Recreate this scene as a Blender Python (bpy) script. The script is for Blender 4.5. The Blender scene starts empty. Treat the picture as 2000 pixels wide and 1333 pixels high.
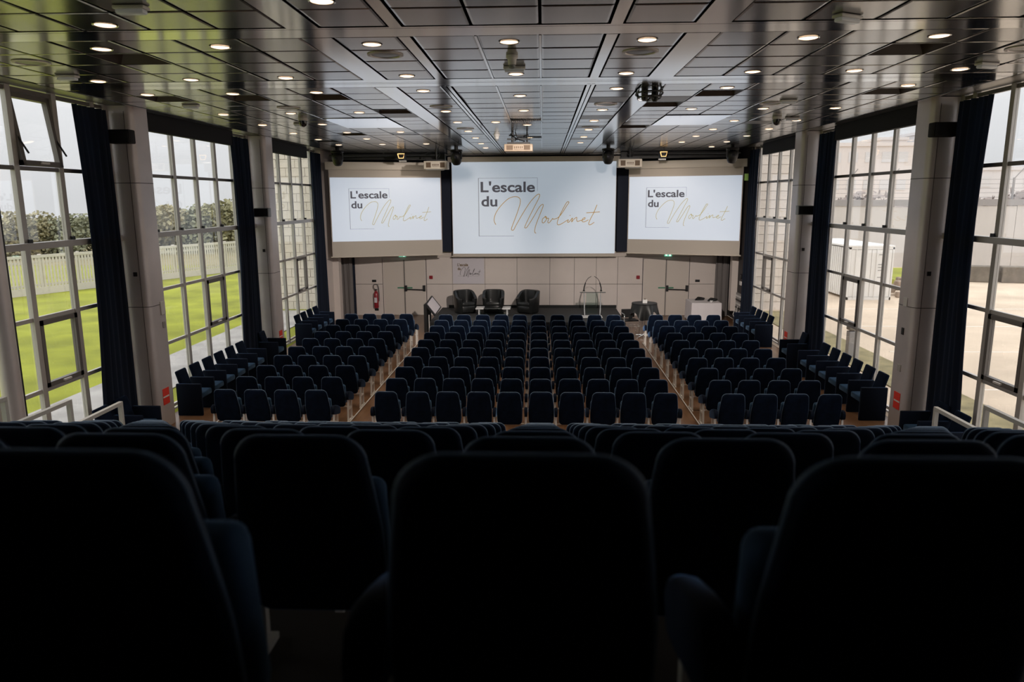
import bpy, bmesh, math, random
from mathutils import Vector, Matrix
random.seed(7)
SC = bpy.context.scene
COL = SC.collection
PI = math.pi
# ------------------------------------------------------------------ camera
HF = 4.4            # camera height above the hall floor
cam_d = bpy.data.cameras.new('camera'); cam = bpy.data.objects.new('camera', cam_d); COL.objects.link(cam)
F_PX, CX, CY = 1440.0, 1000.0, 666.5
vp = Vector((1060-CX, -(389-CY), F_PX)).normalized()
nd = Vector((1037-CX, -(8168-CY), F_PX)).normalized()
ay = vp; az = -nd; az = (az-ay*az.dot(ay)).normalized(); ax = -ay.cross(az)
right = Vector((ax[0], ay[0], az[0])); up = Vector((ax[1], ay[1], az[1])); fwd = Vector((ax[2], ay[2], az[2]))
cam.matrix_world = Matrix(((right.x, up.x, -fwd.x, 0), (right.y, up.y, -fwd.y, 0), (right.z, up.z, -fwd.z, HF), (0, 0, 0, 1)))
cam_d.sensor_width = 36; cam_d.lens = F_PX/2000*36; cam_d.clip_start = .05; cam_d.clip_end = 400
cam_d.dof.use_dof = True; cam_d.dof.focus_distance = 15; cam_d.dof.aperture_fstop = 2.4
SC.camera = cam
# ------------------------------------------------------------------ world, exposure
SKY = 1.16            # brightness of the overcast sky at the horizon
w = bpy.data.worlds.new('overcast'); SC.world = w; w.use_nodes = True
nt = w.node_tree; bg = nt.nodes['Background']
tc = nt.nodes.new('ShaderNodeTexCoord'); no = nt.nodes.new('ShaderNodeTexNoise'); rp = nt.nodes.new('ShaderNodeValToRGB')
no.inputs['Scale'].default_value = 2.2; no.inputs['Detail'].default_value = 3
rp.color_ramp.elements[0].position = .3; rp.color_ramp.elements[0].color = (.66, .67, .69, 1)
rp.color_ramp.elements[1].position = .7; rp.color_ramp.elements[1].color = (.80, .805, .82, 1)
nt.links.new(tc.outputs['Generated'], no.inputs['Vector']); nt.links.new(no.outputs['Fac'], rp.inputs['Fac']); nt.links.new(rp.outputs['Color'], bg.inputs['Color'])
# standard overcast sky: the zenith is three times as bright as the horizon
sp = nt.nodes.new('ShaderNodeSeparateXYZ'); mm = nt.nodes.new('ShaderNodeMath'); mm.operation = 'MAXIMUM'; mm.inputs[1].default_value = 0
ma = nt.nodes.new('ShaderNodeMath'); ma.operation = 'MULTIPLY_ADD'; ma.inputs[1].default_value = 2*SKY; ma.inputs[2].default_value = SKY
nt.links.new(tc.outputs['Generated'], sp.inputs[0]); nt.links.new(sp.outputs['Z'], mm.inputs[0]); nt.links.new(mm.outputs[0], ma.inputs[0]); nt.links.new(ma.outputs[0], bg.inputs['Strength'])
SC.view_settings.view_transform = 'Standard'; SC.view_settings.look = 'None'
SC.view_settings.exposure = 0.0; SC.view_settings.gamma = 1.0; SC.view_settings.use_curve_mapping = False
SC.cycles.max_bounces = 7
LAMP_W = 70         # watts of one ceiling downlight
WASH_W = 45         # watts of one stage lantern
FILL_W = 4100        # watts of one fill beam added at the rig to brighten the back wall

# ------------------------------------------------------------------ materials
MATS = {}
def mat(name, col, rough=.6, metal=0., noise=None, sheen=None, emit=None, coat=0., bump=None, spec=None, alpha=None, trans=None):
    m = bpy.data.materials.new(name); m.use_nodes = True; n = m.node_tree; p = n.nodes['Principled BSDF']
    p.inputs['Base Color'].default_value = (*col, 1); p.inputs['Roughness'].default_value = rough; p.inputs['Metallic'].default_value = metal
    if spec is not None: p.inputs['Specular IOR Level'].default_value = spec
    if coat: p.inputs['Coat Weight'].default_value = coat; p.inputs['Coat Roughness'].default_value = .15
    if sheen: p.inputs['Sheen Weight'].default_value = sheen[0]; p.inputs['Sheen Roughness'].default_value = sheen[1]; p.inputs['Sheen Tint'].default_value = (*sheen[2], 1)
    if emit: p.inputs['Emission Color'].default_value = (*emit[0], 1); p.inputs['Emission Strength'].default_value = emit[1]
    if noise:                                       # (scale, amount, stretch xyz)
        t = n.nodes.new('ShaderNodeTexCoord'); mp = n.nodes.new('ShaderNodeMapping'); nn = n.nodes.new('ShaderNodeTexNoise'); r = n.nodes.new('ShaderNodeValToRGB')
        mp.inputs['Scale'].default_value = noise[2] if len(noise) > 2 else (1, 1, 1)
        nn.inputs['Scale'].default_value = noise[0]; nn.inputs['Detail'].default_value = 5
        a = noise[1]; r.color_ramp.elements[0].position = .3; r.color_ramp.elements[1].position = .7
        r.color_ramp.elements[0].color = (*[c*(1-a) for c in col], 1); r.color_ramp.elements[1].color = (*[min(1, c*(1+a)) for c in col], 1)
        n.links.new(t.outputs['Object'], mp.inputs['Vector']); n.links.new(mp.outputs['Vector'], nn.inputs['Vector']); n.links.new(nn.outputs['Fac'], r.inputs['Fac']); n.links.new(r.outputs['Color'], p.inputs['Base Color'])
        if bump:
            b = n.nodes.new('ShaderNodeBump'); b.inputs['Strength'].default_value = bump; b.inputs['Distance'].default_value = .02
            n.links.new(nn.outputs['Fac'], b.inputs['Height']); n.links.new(b.outputs['Normal'], p.inputs['Normal'])
    MATS[name] = m; return m
mat('ceiling_metal', (.31, .298, .29), .18, 1., noise=(3, .05))
mat('beam_metal', (.56, .545, .53), .12, 1.)
mat('perimeter_metal', (.75, .73, .70), .06, 1.)
mat('mirror_metal', (.85, .85, .86), .07, 1.)
mat('dark_gap', (.012, .011, .011), .8)
mat('vent_dark', (.07, .06, .055), .5, .6)
mat('panel_dark', (.22, .21, .2), .35, 1.)
mat('column', (.64, .59, .595), .4, .3, noise=(2, .05))
mat('joint', (.07, .065, .06), .8)
mat('frame', (.50, .475, .45), .45, .25)
mat('frame_dark', (.17, .155, .145), .5, .2)
mat('black', (.006, .006, .007), .5)
mat('black_soft', (.01, .01, .011), .85)
mat('curtain', (.006, .009, .02), .9, sheen=(.25, .4, (.15, .3, .6)))
mat('pelmet', (.008, .009, .013), .9)
mat('velvet', (.003, .0072, .0185), .85, sheen=(1., .16, (.22, .40, .75)), spec=.08, noise=(9, .35))
mat('velvet_window_lit', (.016, .042, .085), .8, sheen=(.8, .3, (.3, .5, .8)), spec=.15, noise=(9, .3))  # seat velvet lightened, window light on the seat tops put into its colour
mat('rim_lit_piping', (.085, .14, .23), .6, sheen=(1., .3, (.5, .65, .9)))  # seam trim, coloured paler to carry the rim light along the backs
mat('velvet_side', (.0035, .007, .017), .8, sheen=(.8, .2, (.18, .35, .7)), spec=.12)
mat('silver', (.78, .74, .70), .35, .25)
mat('chrome', (.85, .83, .8), .12, 1.)
mat('rail_paint', (.55, .54, .52), .4, .2)
mat('white_wall', (.66, .585, .545), .6, noise=(1.5, .03))
mat('fascia', (.60, .53, .48), .6)
mat('door_paint', (.60, .53, .475), .5)
mat('navy_wall', (.006, .011, .028), .8)
mat('dark_wall', (.05, .042, .042), .85)
mat('grey_curtain', (.16, .145, .14), .9)
mat('screen_border', (.50, .445, .39), .7)
mat('housing', (.58, .52, .45), .5)
mat('image_main', (.6, .62, .66), .8, emit=((.84, 1.0, 1.18), .32))
mat('image_side', (.6, .62, .66), .8, emit=((.84, 1.0, 1.22), .34))
mat('logo_grey', (.085, .085, .10), .8, emit=((.10, .10, .12), .4))
mat('logo_gold', (.42, .25, .05), .8, emit=((.50, .32, .08), .35))
mat('logo_pale', (.44, .38, .11), .8, emit=((.6, .52, .2), .3))
mat('logo_line', (.25, .26, .28), .8, emit=((.30, .31, .34), .5))
mat('poster', (.60, .56, .60), .6)
mat('poster_gold', (.16, .10, .03), .6)
mat('carpet', (.045, .045, .046), .95, noise=(40, .2))
mat('plinth', (.012, .013, .013), .8)
mat('leather', (.012, .013, .013), .33, coat=.15, noise=(30, .2))
mat('white_lacquer', (.75, .74, .73), .3)
mat('cloth_white', (.72, .68, .70), .8)
mat('cloth_black', (.006, .0065, .0065), .45)
mat('projector', (.40, .31, .23), .5)
mat('projector_white', (.70, .63, .54), .5)
mat('projector_vent', (.13, .08, .045), .6)
mat('lens', (.02, .02, .03), .05, coat=.6)
mat('red', (.55, .02, .015), .45)
mat('red_dark', (.28, .015, .025), .3, coat=.4)
mat('sticker', (.85, .05, .03), .5)
mat('exit_green', (.05, .35, .2), .5, emit=((.25, .8, .55), .8))
mat('exit_light', (.8, .9, .85), .5, emit=((.8, 1, .9), 2.2))
mat('green', (.04, .22, .12), .5)
mat('frosted', (.55, .55, .54), .25, emit=((1, 1, 1), .04))
mat('glass_dark', (.03, .035, .035), .08)
mat('lime', (.35, .6, .12), .5)
mat('grey_plastic', (.25, .27, .28), .5)
mat('white_plastic', (.7, .68, .66), .4)
mat('lamp_lens', (.9, .8, .7), .5, emit=((1, .72, .48), 2.6))
mat('lantern', (.8, .5, .2), .5, emit=((1, .62, .25), 1.2))
mat('grass', (.27, .29, .022), .95, noise=(.55, .28), bump=.4)
mat('dry_grass', (.30, .25, .13), .95, noise=(1.5, .35))
mat('path', (.42, .40, .375), .9, noise=(1.2, .18))
mat('forecourt', (.66, .53, .40), .92, noise=(.35, .16))
mat('line_paint', (.78, .70, .60), .9)
mat('fence_white', (.62, .575, .53), .7)
mat('hoarding', (.60, .565, .53), .8, noise=(.5, .06))
mat('container', (.78, .77, .74), .6, noise=(1, .05))
mat('container_mark', (.2, .2, .2), .7)
mat('concrete', (.21, .18, .145), .9, noise=(2, .25))
mat('stone', (.72, .65, .58), .9, noise=(1.5, .08))
mat('mortar', (.50, .44, .39), .95)
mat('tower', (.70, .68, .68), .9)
mat('tower_win', (.66, .65, .65), .8)  # windows kept near the wall tone, distance haze put into the building colours
mat('slab_building', (.72, .67, .64), .9)
mat('leaf_a', (.30, .285, .16), .9, noise=(.6, .35)); mat('leaf_b', (.33, .295, .175), .9, noise=(.6, .35)); mat('leaf_c', (.26, .265, .17), .9, noise=(.6, .35))  # leaf colours lightened to carry the haze over the far trees
mat('twig', (.38, .32, .29), .95)
mat('bark', (.12, .09, .07), .95)
mat('post_grey', (.34, .32, .31), .8)
mat('rubble', (.33, .25, .19), .95, noise=(3, .4))
mat('tier', (.05, .042, .038), .85)
mat('brass_led', (.5, .5, .45), .4)

def glass_mat(name, tint, refl):
    m = bpy.data.materials.new(name); m.use_nodes = True; n = m.node_tree; n.nodes.clear()
    o = n.nodes.new('ShaderNodeOutputMaterial'); mx = n.nodes.new('ShaderNodeMixShader'); t = n.nodes.new('ShaderNodeBsdfTransparent'); g = n.nodes.new('ShaderNodeBsdfGlossy'); fr = n.nodes.new('ShaderNodeFresnel'); ml = n.nodes.new('ShaderNodeMath')
    t.inputs['Color'].default_value = (*tint, 1); g.inputs['Roughness'].default_value = .02; fr.inputs['IOR'].default_value = 1.45
    ml.operation = 'MULTIPLY'; ml.inputs[1].default_value = refl
    n.links.new(fr.outputs[0], ml.inputs[0]); n.links.new(ml.outputs[0], mx.inputs[0]); n.links.new(t.outputs[0], mx.inputs[1]); n.links.new(g.outputs[0], mx.inputs[2]); n.links.new(mx.outputs[0], o.inputs[0])
    MATS[name] = m
glass_mat('glass', (.99, .992, .99), .22)
glass_mat('glass_green', (.86, .93, .91), .5)

def wood_floor():
    m = bpy.data.materials.new('floor_wood'); m.use_nodes = True; n = m.node_tree; p = n.nodes['Principled BSDF']
    t = n.nodes.new('ShaderNodeTexCoord'); mp = n.nodes.new('ShaderNodeMapping'); mp.inputs['Rotation'].default_value = (0, 0, PI/2)
    br = n.nodes.new('ShaderNodeTexBrick'); br.inputs['Scale'].default_value = 1; br.inputs['Brick Width'].default_value = .9; br.inputs['Row Height'].default_value = .11
    br.inputs['Mortar Size'].default_value = .002; br.inputs['Color1'].default_value = (.135, .068, .035, 1); br.inputs['Color2'].default_value = (.18, .095, .05, 1); br.inputs['Mortar'].default_value = (.08, .035, .015, 1)
    n.links.new(t.outputs['Object'], mp.inputs['Vector']); n.links.new(mp.outputs['Vector'], br.inputs['Vector']); n.links.new(br.outputs['Color'], p.inputs['Base Color'])
    p.inputs['Roughness'].default_value = .3
    MATS['floor_wood'] = m
wood_floor()
def curtain_translucent():
    n = MATS['curtain'].node_tree; p = n.nodes['Principled BSDF']; o = n.nodes['Material Output']
    tr = n.nodes.new('ShaderNodeBsdfTranslucent'); tr.inputs['Color'].default_value = (.018, .085, .15, 1); mx = n.nodes.new('ShaderNodeMixShader'); mx.inputs[0].default_value = .35
    n.links.new(p.outputs[0], mx.inputs[1]); n.links.new(tr.outputs[0], mx.inputs[2]); n.links.new(mx.outputs[0], o.inputs[0])
curtain_translucent()

# ------------------------------------------------------------------ mesh helpers
class MB:
    def __init__(s): s.v = []; s.f = []
    def add(s, vs, fs):
        k = len(s.v); s.v += [tuple(v) for v in vs]; s.f += [tuple(i+k for i in f) for f in fs]; return s
    def box(s, x0, x1, y0, y1, z0, z1):
        return s.add([(x0, y0, z0), (x1, y0, z0), (x1, y1, z0), (x0, y1, z0), (x0, y0, z1), (x1, y0, z1), (x1, y1, z1), (x0, y1, z1)],
                     [(3, 2, 1, 0), (4, 5, 6, 7), (0, 1, 5, 4), (1, 2, 6, 5), (2, 3, 7, 6), (3, 0, 4, 7)])
    def hexa(s, bot, top):
        return s.add(list(bot)+list(top), [(3, 2, 1, 0), (4, 5, 6, 7), (0, 1, 5, 4), (1, 2, 6, 5), (2, 3, 7, 6), (3, 0, 4, 7)])
    def tube(s, pts, r, n=8, cap=True):
        pts = [Vector(p) for p in pts]; k = len(s.v); up0 = None
        for i, p in enumerate(pts):
            d = (pts[min(i+1, len(pts)-1)]-pts[max(i-1, 0)]).normalized()
            if up0 is None: up0 = Vector((0, 0, 1)) if abs(d.z) < .9 else Vector((1, 0, 0))
            a = d.cross(up0).normalized(); b = a.cross(d).normalized(); up0 = b
            rr = r[i] if isinstance(r, (list, tuple)) else r
            for j in range(n):
                t = 2*PI*j/n; q = p+a*math.cos(t)*rr+b*math.sin(t)*rr; s.v.append(tuple(q))
        for i in range(len(pts)-1):
            for j in range(n):
                s.f.append((k+i*n+j, k+i*n+(j+1) % n, k+(i+1)*n+(j+1) % n, k+(i+1)*n+j))
        if cap:
            s.f.append(tuple(k+j for j in reversed(range(n)))); s.f.append(tuple(k+(len(pts)-1)*n+j for j in range(n)))
        return s
    def lathe(s, prof, n=20, c=(0, 0, 0)):
        k = len(s.v)
        for r, z in prof:
            for j in range(n):
                t = 2*PI*j/n; s.v.append((c[0]+r*math.cos(t), c[1]+r*math.sin(t), c[2]+z))
        for i in range(len(prof)-1):
            for j in range(n):
                s.f.append((k+i*n+j, k+i*n+(j+1) % n, k+(i+1)*n+(j+1) % n, k+(i+1)*n+j))
        s.f.append(tuple(k+j for j in reversed(range(n)))); s.f.append(tuple(k+(len(prof)-1)*n+j for j in range(n)))
        return s
    def rbox(s, x0, x1, y0, y1, z0, z1, b=.02, seg=2):
        bm = bmesh.new(); bmesh.ops.create_cube(bm, size=1)
        for v in bm.verts: v.co = Vector(((x0+x1)/2+v.co.x*(x1-x0), (y0+y1)/2+v.co.y*(y1-y0), (z0+z1)/2+v.co.z*(z1-z0)))
        bmesh.ops.bevel(bm, geom=bm.edges[:], offset=b, segments=seg, affect='EDGES', profile=.5)
        bm.verts.index_update(); s.add([v.co[:] for v in bm.verts], [[v.index for v in f.verts] for f in bm.faces]); bm.free(); return s
    def xf(s, M):
        s.v = [tuple(M @ Vector(v)) for v in s.v]; return s
    def mesh(s, name, m, smooth=None):
        me = bpy.data.meshes.new(name); me.from_pydata(s.v, [], s.f); me.update()
        bm = bmesh.new(); bm.from_mesh(me); bmesh.ops.recalc_face_normals(bm, faces=bm.faces[:]); bm.to_mesh(me); bm.free()
        me.materials.append(MATS[m])
        if smooth is not None:
            for p in me.polygons: p.use_smooth = True
            me.set_sharp_from_angle(angle=math.radians(smooth))
        return me
    def obj(s, name, m, parent=None, smooth=None, kind=None, loc=None):
        return put(name, s.mesh(name, m, smooth), parent, kind, loc)
def put(name, me, parent=None, kind=None, loc=None, rot=None):
    o = bpy.data.objects.new(name, me); COL.objects.link(o)
    if parent: o.parent = parent
    if kind: o['kind'] = kind
    if loc: o.location = loc
    if rot: o.rotation_euler = rot
    return o
def empty(name, loc=(0, 0, 0), rz=0):
    o = bpy.data.objects.new(name, None); COL.objects.link(o); o.location = loc; o.rotation_euler = (0, 0, rz); o.empty_display_size = .1; return o
def tag(o, label, cat, group=None, kind=None):
    o['label'] = label; o['category'] = cat
    if group: o['group'] = group
    if kind: o['kind'] = kind
    return o
def thing(name, label, cat, loc=(0, 0, 0), rz=0, group=None, kind=None): return tag(empty(name, loc, rz), label, cat, group, kind)
def B(x0, x1, y0, y1, z0, z1): return MB().box(x0, x1, y0, y1, z0, z1)
def copy_tree(o, parent=None):
    c = o.copy(); COL.objects.link(c); c.parent = parent
    for ch in o.children: copy_tree(ch, c)
    return c
ORD = ['first', 'second', 'third', 'fourth', 'fifth', 'sixth', 'seventh', 'eighth', 'ninth', 'tenth', 'eleventh', 'twelfth', 'thirteenth']
MID = -.35                     # centre line of the hall
def mx(x, side): return x if side < 0 else 2*MID-x    # mirror a left-hand x to the right-hand side

# ------------------------------------------------------------------ floor and ground
tag(B(-7.75, 7.05, -3, 28.4, -.2, 0).obj('floor', 'floor_wood'), 'brown wooden floor boards of the hall', 'floor', kind='structure')
tag(B(-90, -8.0, -20, 140, -.3, -.06).obj('lawn', 'grass'), 'bright green lawn outside the left windows', 'lawn', kind='structure')
tag(B(-90, -8.0, 51, 140, -.3, -.05).obj('ground_field', 'dry_grass'), 'dull dry field beyond the picket fence', 'field', kind='structure')
tag(B(7.3, 120, -20, 49.5, -.3, -.06).obj('ground_forecourt', 'forecourt'), 'sandy pale tarmac forecourt outside the right windows', 'forecourt', kind='structure')
tag(B(-10.9, -8.9, -5, 29.5, -.1, -.03).obj('path', 'path'), 'pale concrete path beside the left windows', 'path', kind='structure')
tag(B(8.3, 9.6, -5, 29.5, -.1, -.03).obj('path', 'dry_grass'), 'dry sandy verge beside the right windows', 'verge', kind='structure')
for k, (x0, x1, y0, y1) in enumerate([(10.2, 22, 17.2, 17.3), (10.2, 24, 21.6, 21.7), (10.4, 25, 26.0, 26.12), (11, 26, 30.2, 30.3)]):
    tag(B(x0, x1, y0, y1, -.07, -.055).obj('line_marking', 'line_paint'), 'faint white parking line on the forecourt, ' + ORD[k] + ' from the hall front', 'marking', 'parking lines on the forecourt', kind='structure')

# ------------------------------------------------------------------ ceiling
CZ = HF+1.59
colsL = [-6.96, -6.31, -5.66, -5.01, -4.37, -3.72, -3.07, -2.42]
colsR = [1.73, 2.375, 3.02, 3.665, 4.31, 4.955, 5.60, 6.26]
cells = list(zip(colsL, colsL[1:]))+[(-2.10, -1.45), (-1.31, -.67), (-.67, -.03), (-.03, .61), (.745, 1.395)]+list(zip(colsR, colsR[1:]))
rows = [5.29+.66*i for i in range(3)]+[7.70+.66*i for i in range(4)]+[11.0+.66*i for i in range(12)]+[19.05+.66*i for i in range(12)]
ceiling = B(-8.0, 7.3, -3, 28.4, CZ+.32, CZ+.5).obj('ceiling', 'dark_gap'); tag(ceiling, 'dark reflective metal panel ceiling of the hall', 'ceiling', kind='structure')
B(-8.0, 7.3, 4.6, 28.4, CZ+.05, CZ+.08)
pmesh = {}
def panel_mesh(wd):
    k = round(wd, 2)
    if k not in pmesh:
        a, b = wd/2-.015, .33-.009
        m = MB(); t = .004
        m.add([(-a, -b, .004), (a, -b, .004), (a, b, .004), (-a, b, .004), (-a+.02, -b+.02, 0), (a-.02, -b+.02, 0), (a-.02, b-.02, 0), (-a+.02, b-.02, 0), (-a, -b, .03), (a, -b, .03), (a, b, .03), (-a, b, .03)],
              [(4, 5, 6, 7), (0, 1, 5, 4), (1, 2, 6, 5), (2, 3, 7, 6), (3, 0, 4, 7), (0, 1, 9, 8), (1, 2, 10, 9), (2, 3, 11, 10), (3, 0, 8, 11), (8, 9, 10, 11)])
        pmesh[k] = m.mesh('ceiling_panel', 'ceiling_metal')
    return pmesh[k]
funnels = [(-4.69, 8.69), (3.99, 8.69), (-5.99, 11.99), (-4.69, 11.99), (-3.40, 11.99), (5.28, 11.99), (2.70, 11.99), (-2.75+.0, 13.97), (-4.69, 18.59), (2.05, 13.31), (2.05, 17.27), (-5.99, 21.0)]
darks = [(1.07, 12.65), (1.07, 15.29), (1.07, 17.27), (1.07, 20.7), (2.05, 12.65), (4.63, 16.6), (-2.75, 17.93), (-3.4, 18.59), (-2.75, 14.63)]
def near(lst, x, y, tx=.34, ty=.34): return any(abs(x-a) < tx and abs(y-b) < ty for a, b in lst)
mirrors = [(-4.37, -3.07), (2.375, 3.665)]
far = MB(); far_dark = MB()
for r0 in rows:
    for x0, x1 in cells:
        xc, yc = (x0+x1)/2, r0+.33
        if near(funnels, xc, yc): continue
        if any(a-.01 < x0 and x1 < b+.01 for a, b in mirrors) and 14.9 < r0 < 16.7: continue
        if r0 < 16.2:
            o = put('ceiling_panel', panel_mesh(x1-x0), ceiling, loc=(xc, yc, CZ+random.uniform(0, .003)), rot=(random.gauss(0, .0022), random.gauss(0, .0018), 0))
            if near(darks, xc, yc): o.material_slots[0].link = 'OBJECT'; o.material_slots[0].material = MATS['panel_dark']
        else:
            (far_dark if near(darks, xc, yc) else far).box(x0+.014, x1-.014, r0+.008, r0+.652, CZ+random.uniform(0, .004), CZ+.03)
far.obj('panel_field', 'ceiling_metal', ceiling, kind='stuff'); far_dark.obj('panel_field', 'panel_dark', ceiling, kind='stuff')
Y0c, Y1c = 5.29, 28.1
for (x0, x1, nm) in [(-2.42, -2.10, 'beam_metal'), (1.395, 1.73, 'beam_metal')]:
    B(x0+.008, x1-.008, Y0c, 7.27, CZ-.004, CZ+.04).obj('ceiling_beam', nm, ceiling); B(x0+.008, x1-.008, 7.70, 10.34, CZ-.004, CZ+.04).obj('ceiling_beam', nm, ceiling); B(x0+.008, x1-.008, 11.0, 26.9, CZ-.004, CZ+.04).obj('ceiling_beam', nm, ceiling)
for (x0, x1) in [(-1.45, -1.31), (.61, .745)]:
    for a, b in [(Y0c, 7.27), (7.70, 10.34)]: B(x0+.012, x1-.012, a, b, CZ-.004, CZ+.04).obj('ceiling_channel', 'beam_metal', ceiling)
    for c0, c1 in [(x0+.012, x0+.06), (x1-.06, x1-.012)]: B(c0, c1, 10.9, 27, CZ-.004, CZ+.04).obj('ceiling_channel', 'beam_metal', ceiling)
for x in (-.67, -.03):                                # light strips between the centre panels
    for a, b in [(7.70, 10.3), (11.0, 26.9)]: B(x-.012, x+.012, a, b, CZ-.006, CZ+.02).obj('ceiling_strip', 'beam_metal', ceiling)
for a, b in [(7.28, 7.33), (7.34, 7.69), (10.345, 10.56), (10.575, 10.66), (10.68, 10.985), (18.955, 19.035), (26.98, 27.4)]:
    B(-6.96, 6.26, a, b, CZ-.002, CZ+.04).obj('ceiling_crossbeam', 'beam_metal', ceiling)
B(-6.96, 6.26, 27.42, 28.1, CZ-.02, CZ+.04).obj('ceiling_crossbeam', 'panel_dark', ceiling)
for side in (-1, 1):                                  # polished trim tilted up towards the glass
    a, b = (-6.975, -7.55) if side < 0 else (6.275, 6.85)
    MB().hexa([(a, -3, CZ-.002), (a, 28.3, CZ-.002), (b, 28.3, CZ+.11), (b, -3, CZ+.11)], [(a, -3, CZ+.03), (a, 28.3, CZ+.03), (b, 28.3, CZ+.14), (b, -3, CZ+.14)]).obj('perimeter_strip', 'perimeter_metal', ceiling)
    B(*((-8.0, -7.55) if side < 0 else (6.85, 7.3)), -3, 28.3, CZ+.11, CZ+.14).obj('perimeter_strip', 'panel_dark', ceiling)
B(-6.96, 6.26, -3, 5.28, CZ, CZ+.04).obj('rear_panel', 'panel_dark', ceiling)
for k, (a, b) in enumerate(mirrors):
    o = B(a+.01, b-.01, 15.0, 16.93, CZ-.012, CZ+.02).obj('ceiling_mirror_panel', 'mirror_metal')
    tag(o, 'large polished reflecting ceiling panel over the ' + ['left', 'right'][k] + ' seating', 'ceiling panel', 'polished ceiling panels')
def funnel():
    a, b, h = .315, .322, .26; m = MB()
    m.add([(-a, -b, 0), (a, -b, 0), (a, b, 0), (-a, b, 0), (-.08, -.08, h), (.08, -.08, h), (.08, .08, h), (-.08, .08, h)], [(0, 1, 5, 4), (1, 2, 6, 5), (2, 3, 7, 6), (3, 0, 4, 7), (4, 5, 6, 7)])
    return m.mesh('hood', 'vent_dark')
fm = funnel(); fr = MB()
for a in ((-.325, -.313, -.33, .33), (.313, .325, -.33, .33), (-.325, .325, -.33, -.32), (-.325, .325, .32, .33)): fr.box(a[0], a[1], a[2], a[3], -.003, .03)
frm = fr.mesh('rim', 'ceiling_metal')
for k, (x, y) in enumerate(sorted(funnels, key=lambda p: (p[1], p[0]))):
    t = thing('air_vent', 'dark recessed square ceiling vent, %s from the top left in reading order' % ORD[k], 'vent', (x, y, CZ), 0, 'recessed ceiling vents')
    put('hood', fm, t); put('rim', frm, t)
# downlights
DL = [(-4.02, 7.04), (-1.8, 6.34), (-4.69, 8.1), (-3.4, 8.08), (-1.78, 8.05), (-.35, 8.02), (1.06, 8.01), (2.68, 8.02), (3.97, 8.01), (-6.0, 10.2), (-4.7, 10.15), (-3.4, 10.1), (-1.78, 10.06), (-.35, 10.0), (1.07, 10.05), (2.68, 10.04), (3.97, 10.06), (5.28, 10.05),
      (-6.02, 11.5), (-4.7, 11.5), (-3.4, 11.45), (-1.78, 11.41), (-.36, 12.04), (1.08, 11.39), (2.69, 11.41), (5.28, 11.41), (-6.01, 14.2), (-4.69, 14.1), (-3.4, 14.08), (-1.78, 14.03), (-.35, 14.01), (1.08, 14.02), (2.68, 14.0), (3.98, 14.06), (5.28, 14.1),
      (-6.02, 16.2), (-4.7, 16.15), (-1.79, 16.0), (-.99, 16.03), (1.06, 15.95), (4.0, 16.2), (5.3, 16.25), (-.34, 16.66), (-6.02, 18.2), (-4.69, 18.12), (-3.4, 18.12), (-1.77, 18.08), (1.07, 17.95), (3.99, 18.12), (5.3, 18.16),
      (-5.98, 20.1), (-4.66, 20.0), (-1.77, 20.0), (-.34, 20.0), (1.07, 20.02), (3.98, 20.03), (5.29, 20.05), (-5.98, 22.1), (-4.67, 22.0), (-3.38, 21.97), (-1.79, 22.04), (1.08, 21.97), (3.99, 22.07), (5.27, 22.09), (-1.80, 23.9), (5.30, 24.15)]
ring = MB().lathe([(.10, 0), (.112, -.004), (.104, -.007), (.094, -.003), (.094, 0)], 20).mesh('trim_ring', 'beam_metal', 40)
lensm = MB().lathe([(.093, .0), (.06, -.010), (.0, -.014)], 16).mesh('lamp_lens', 'lamp_lens', 60)
strips = [-6.0, -4.69, -3.4, -1.78, -.35, 1.07, 2.68, 3.98, 5.29]; snames = ['far left', 'second left', 'third left', 'inner left', 'centre', 'inner right', 'third right', 'second right', 'far right']
cnt = {}
for x, y in sorted(DL, key=lambda p: -p[1]):
    s = min(range(9), key=lambda i: abs(strips[i]-x)); cnt[s] = cnt.get(s, 0)+1
    t = thing('ceiling_downlight', 'round warm recessed downlight, %s from the stage in the %s ceiling line' % (ORD[cnt[s]-1], snames[s]), 'downlight', (x, y, CZ-.001), 0, 'recessed ceiling downlights')
    put('trim_ring', ring, t); put('lamp_lens', lensm, t)
    L = bpy.data.lights.new('downlight_beam', 'SPOT'); L.energy = LAMP_W; L.color = (1, .82, .62); L.spot_size = math.radians(80); L.spot_blend = .6; L.shadow_soft_size = .05
    lo = put('downlight_beam', L, t, loc=(0, 0, -.03)); lo.rotation_euler = (0, 0, 0)
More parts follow.
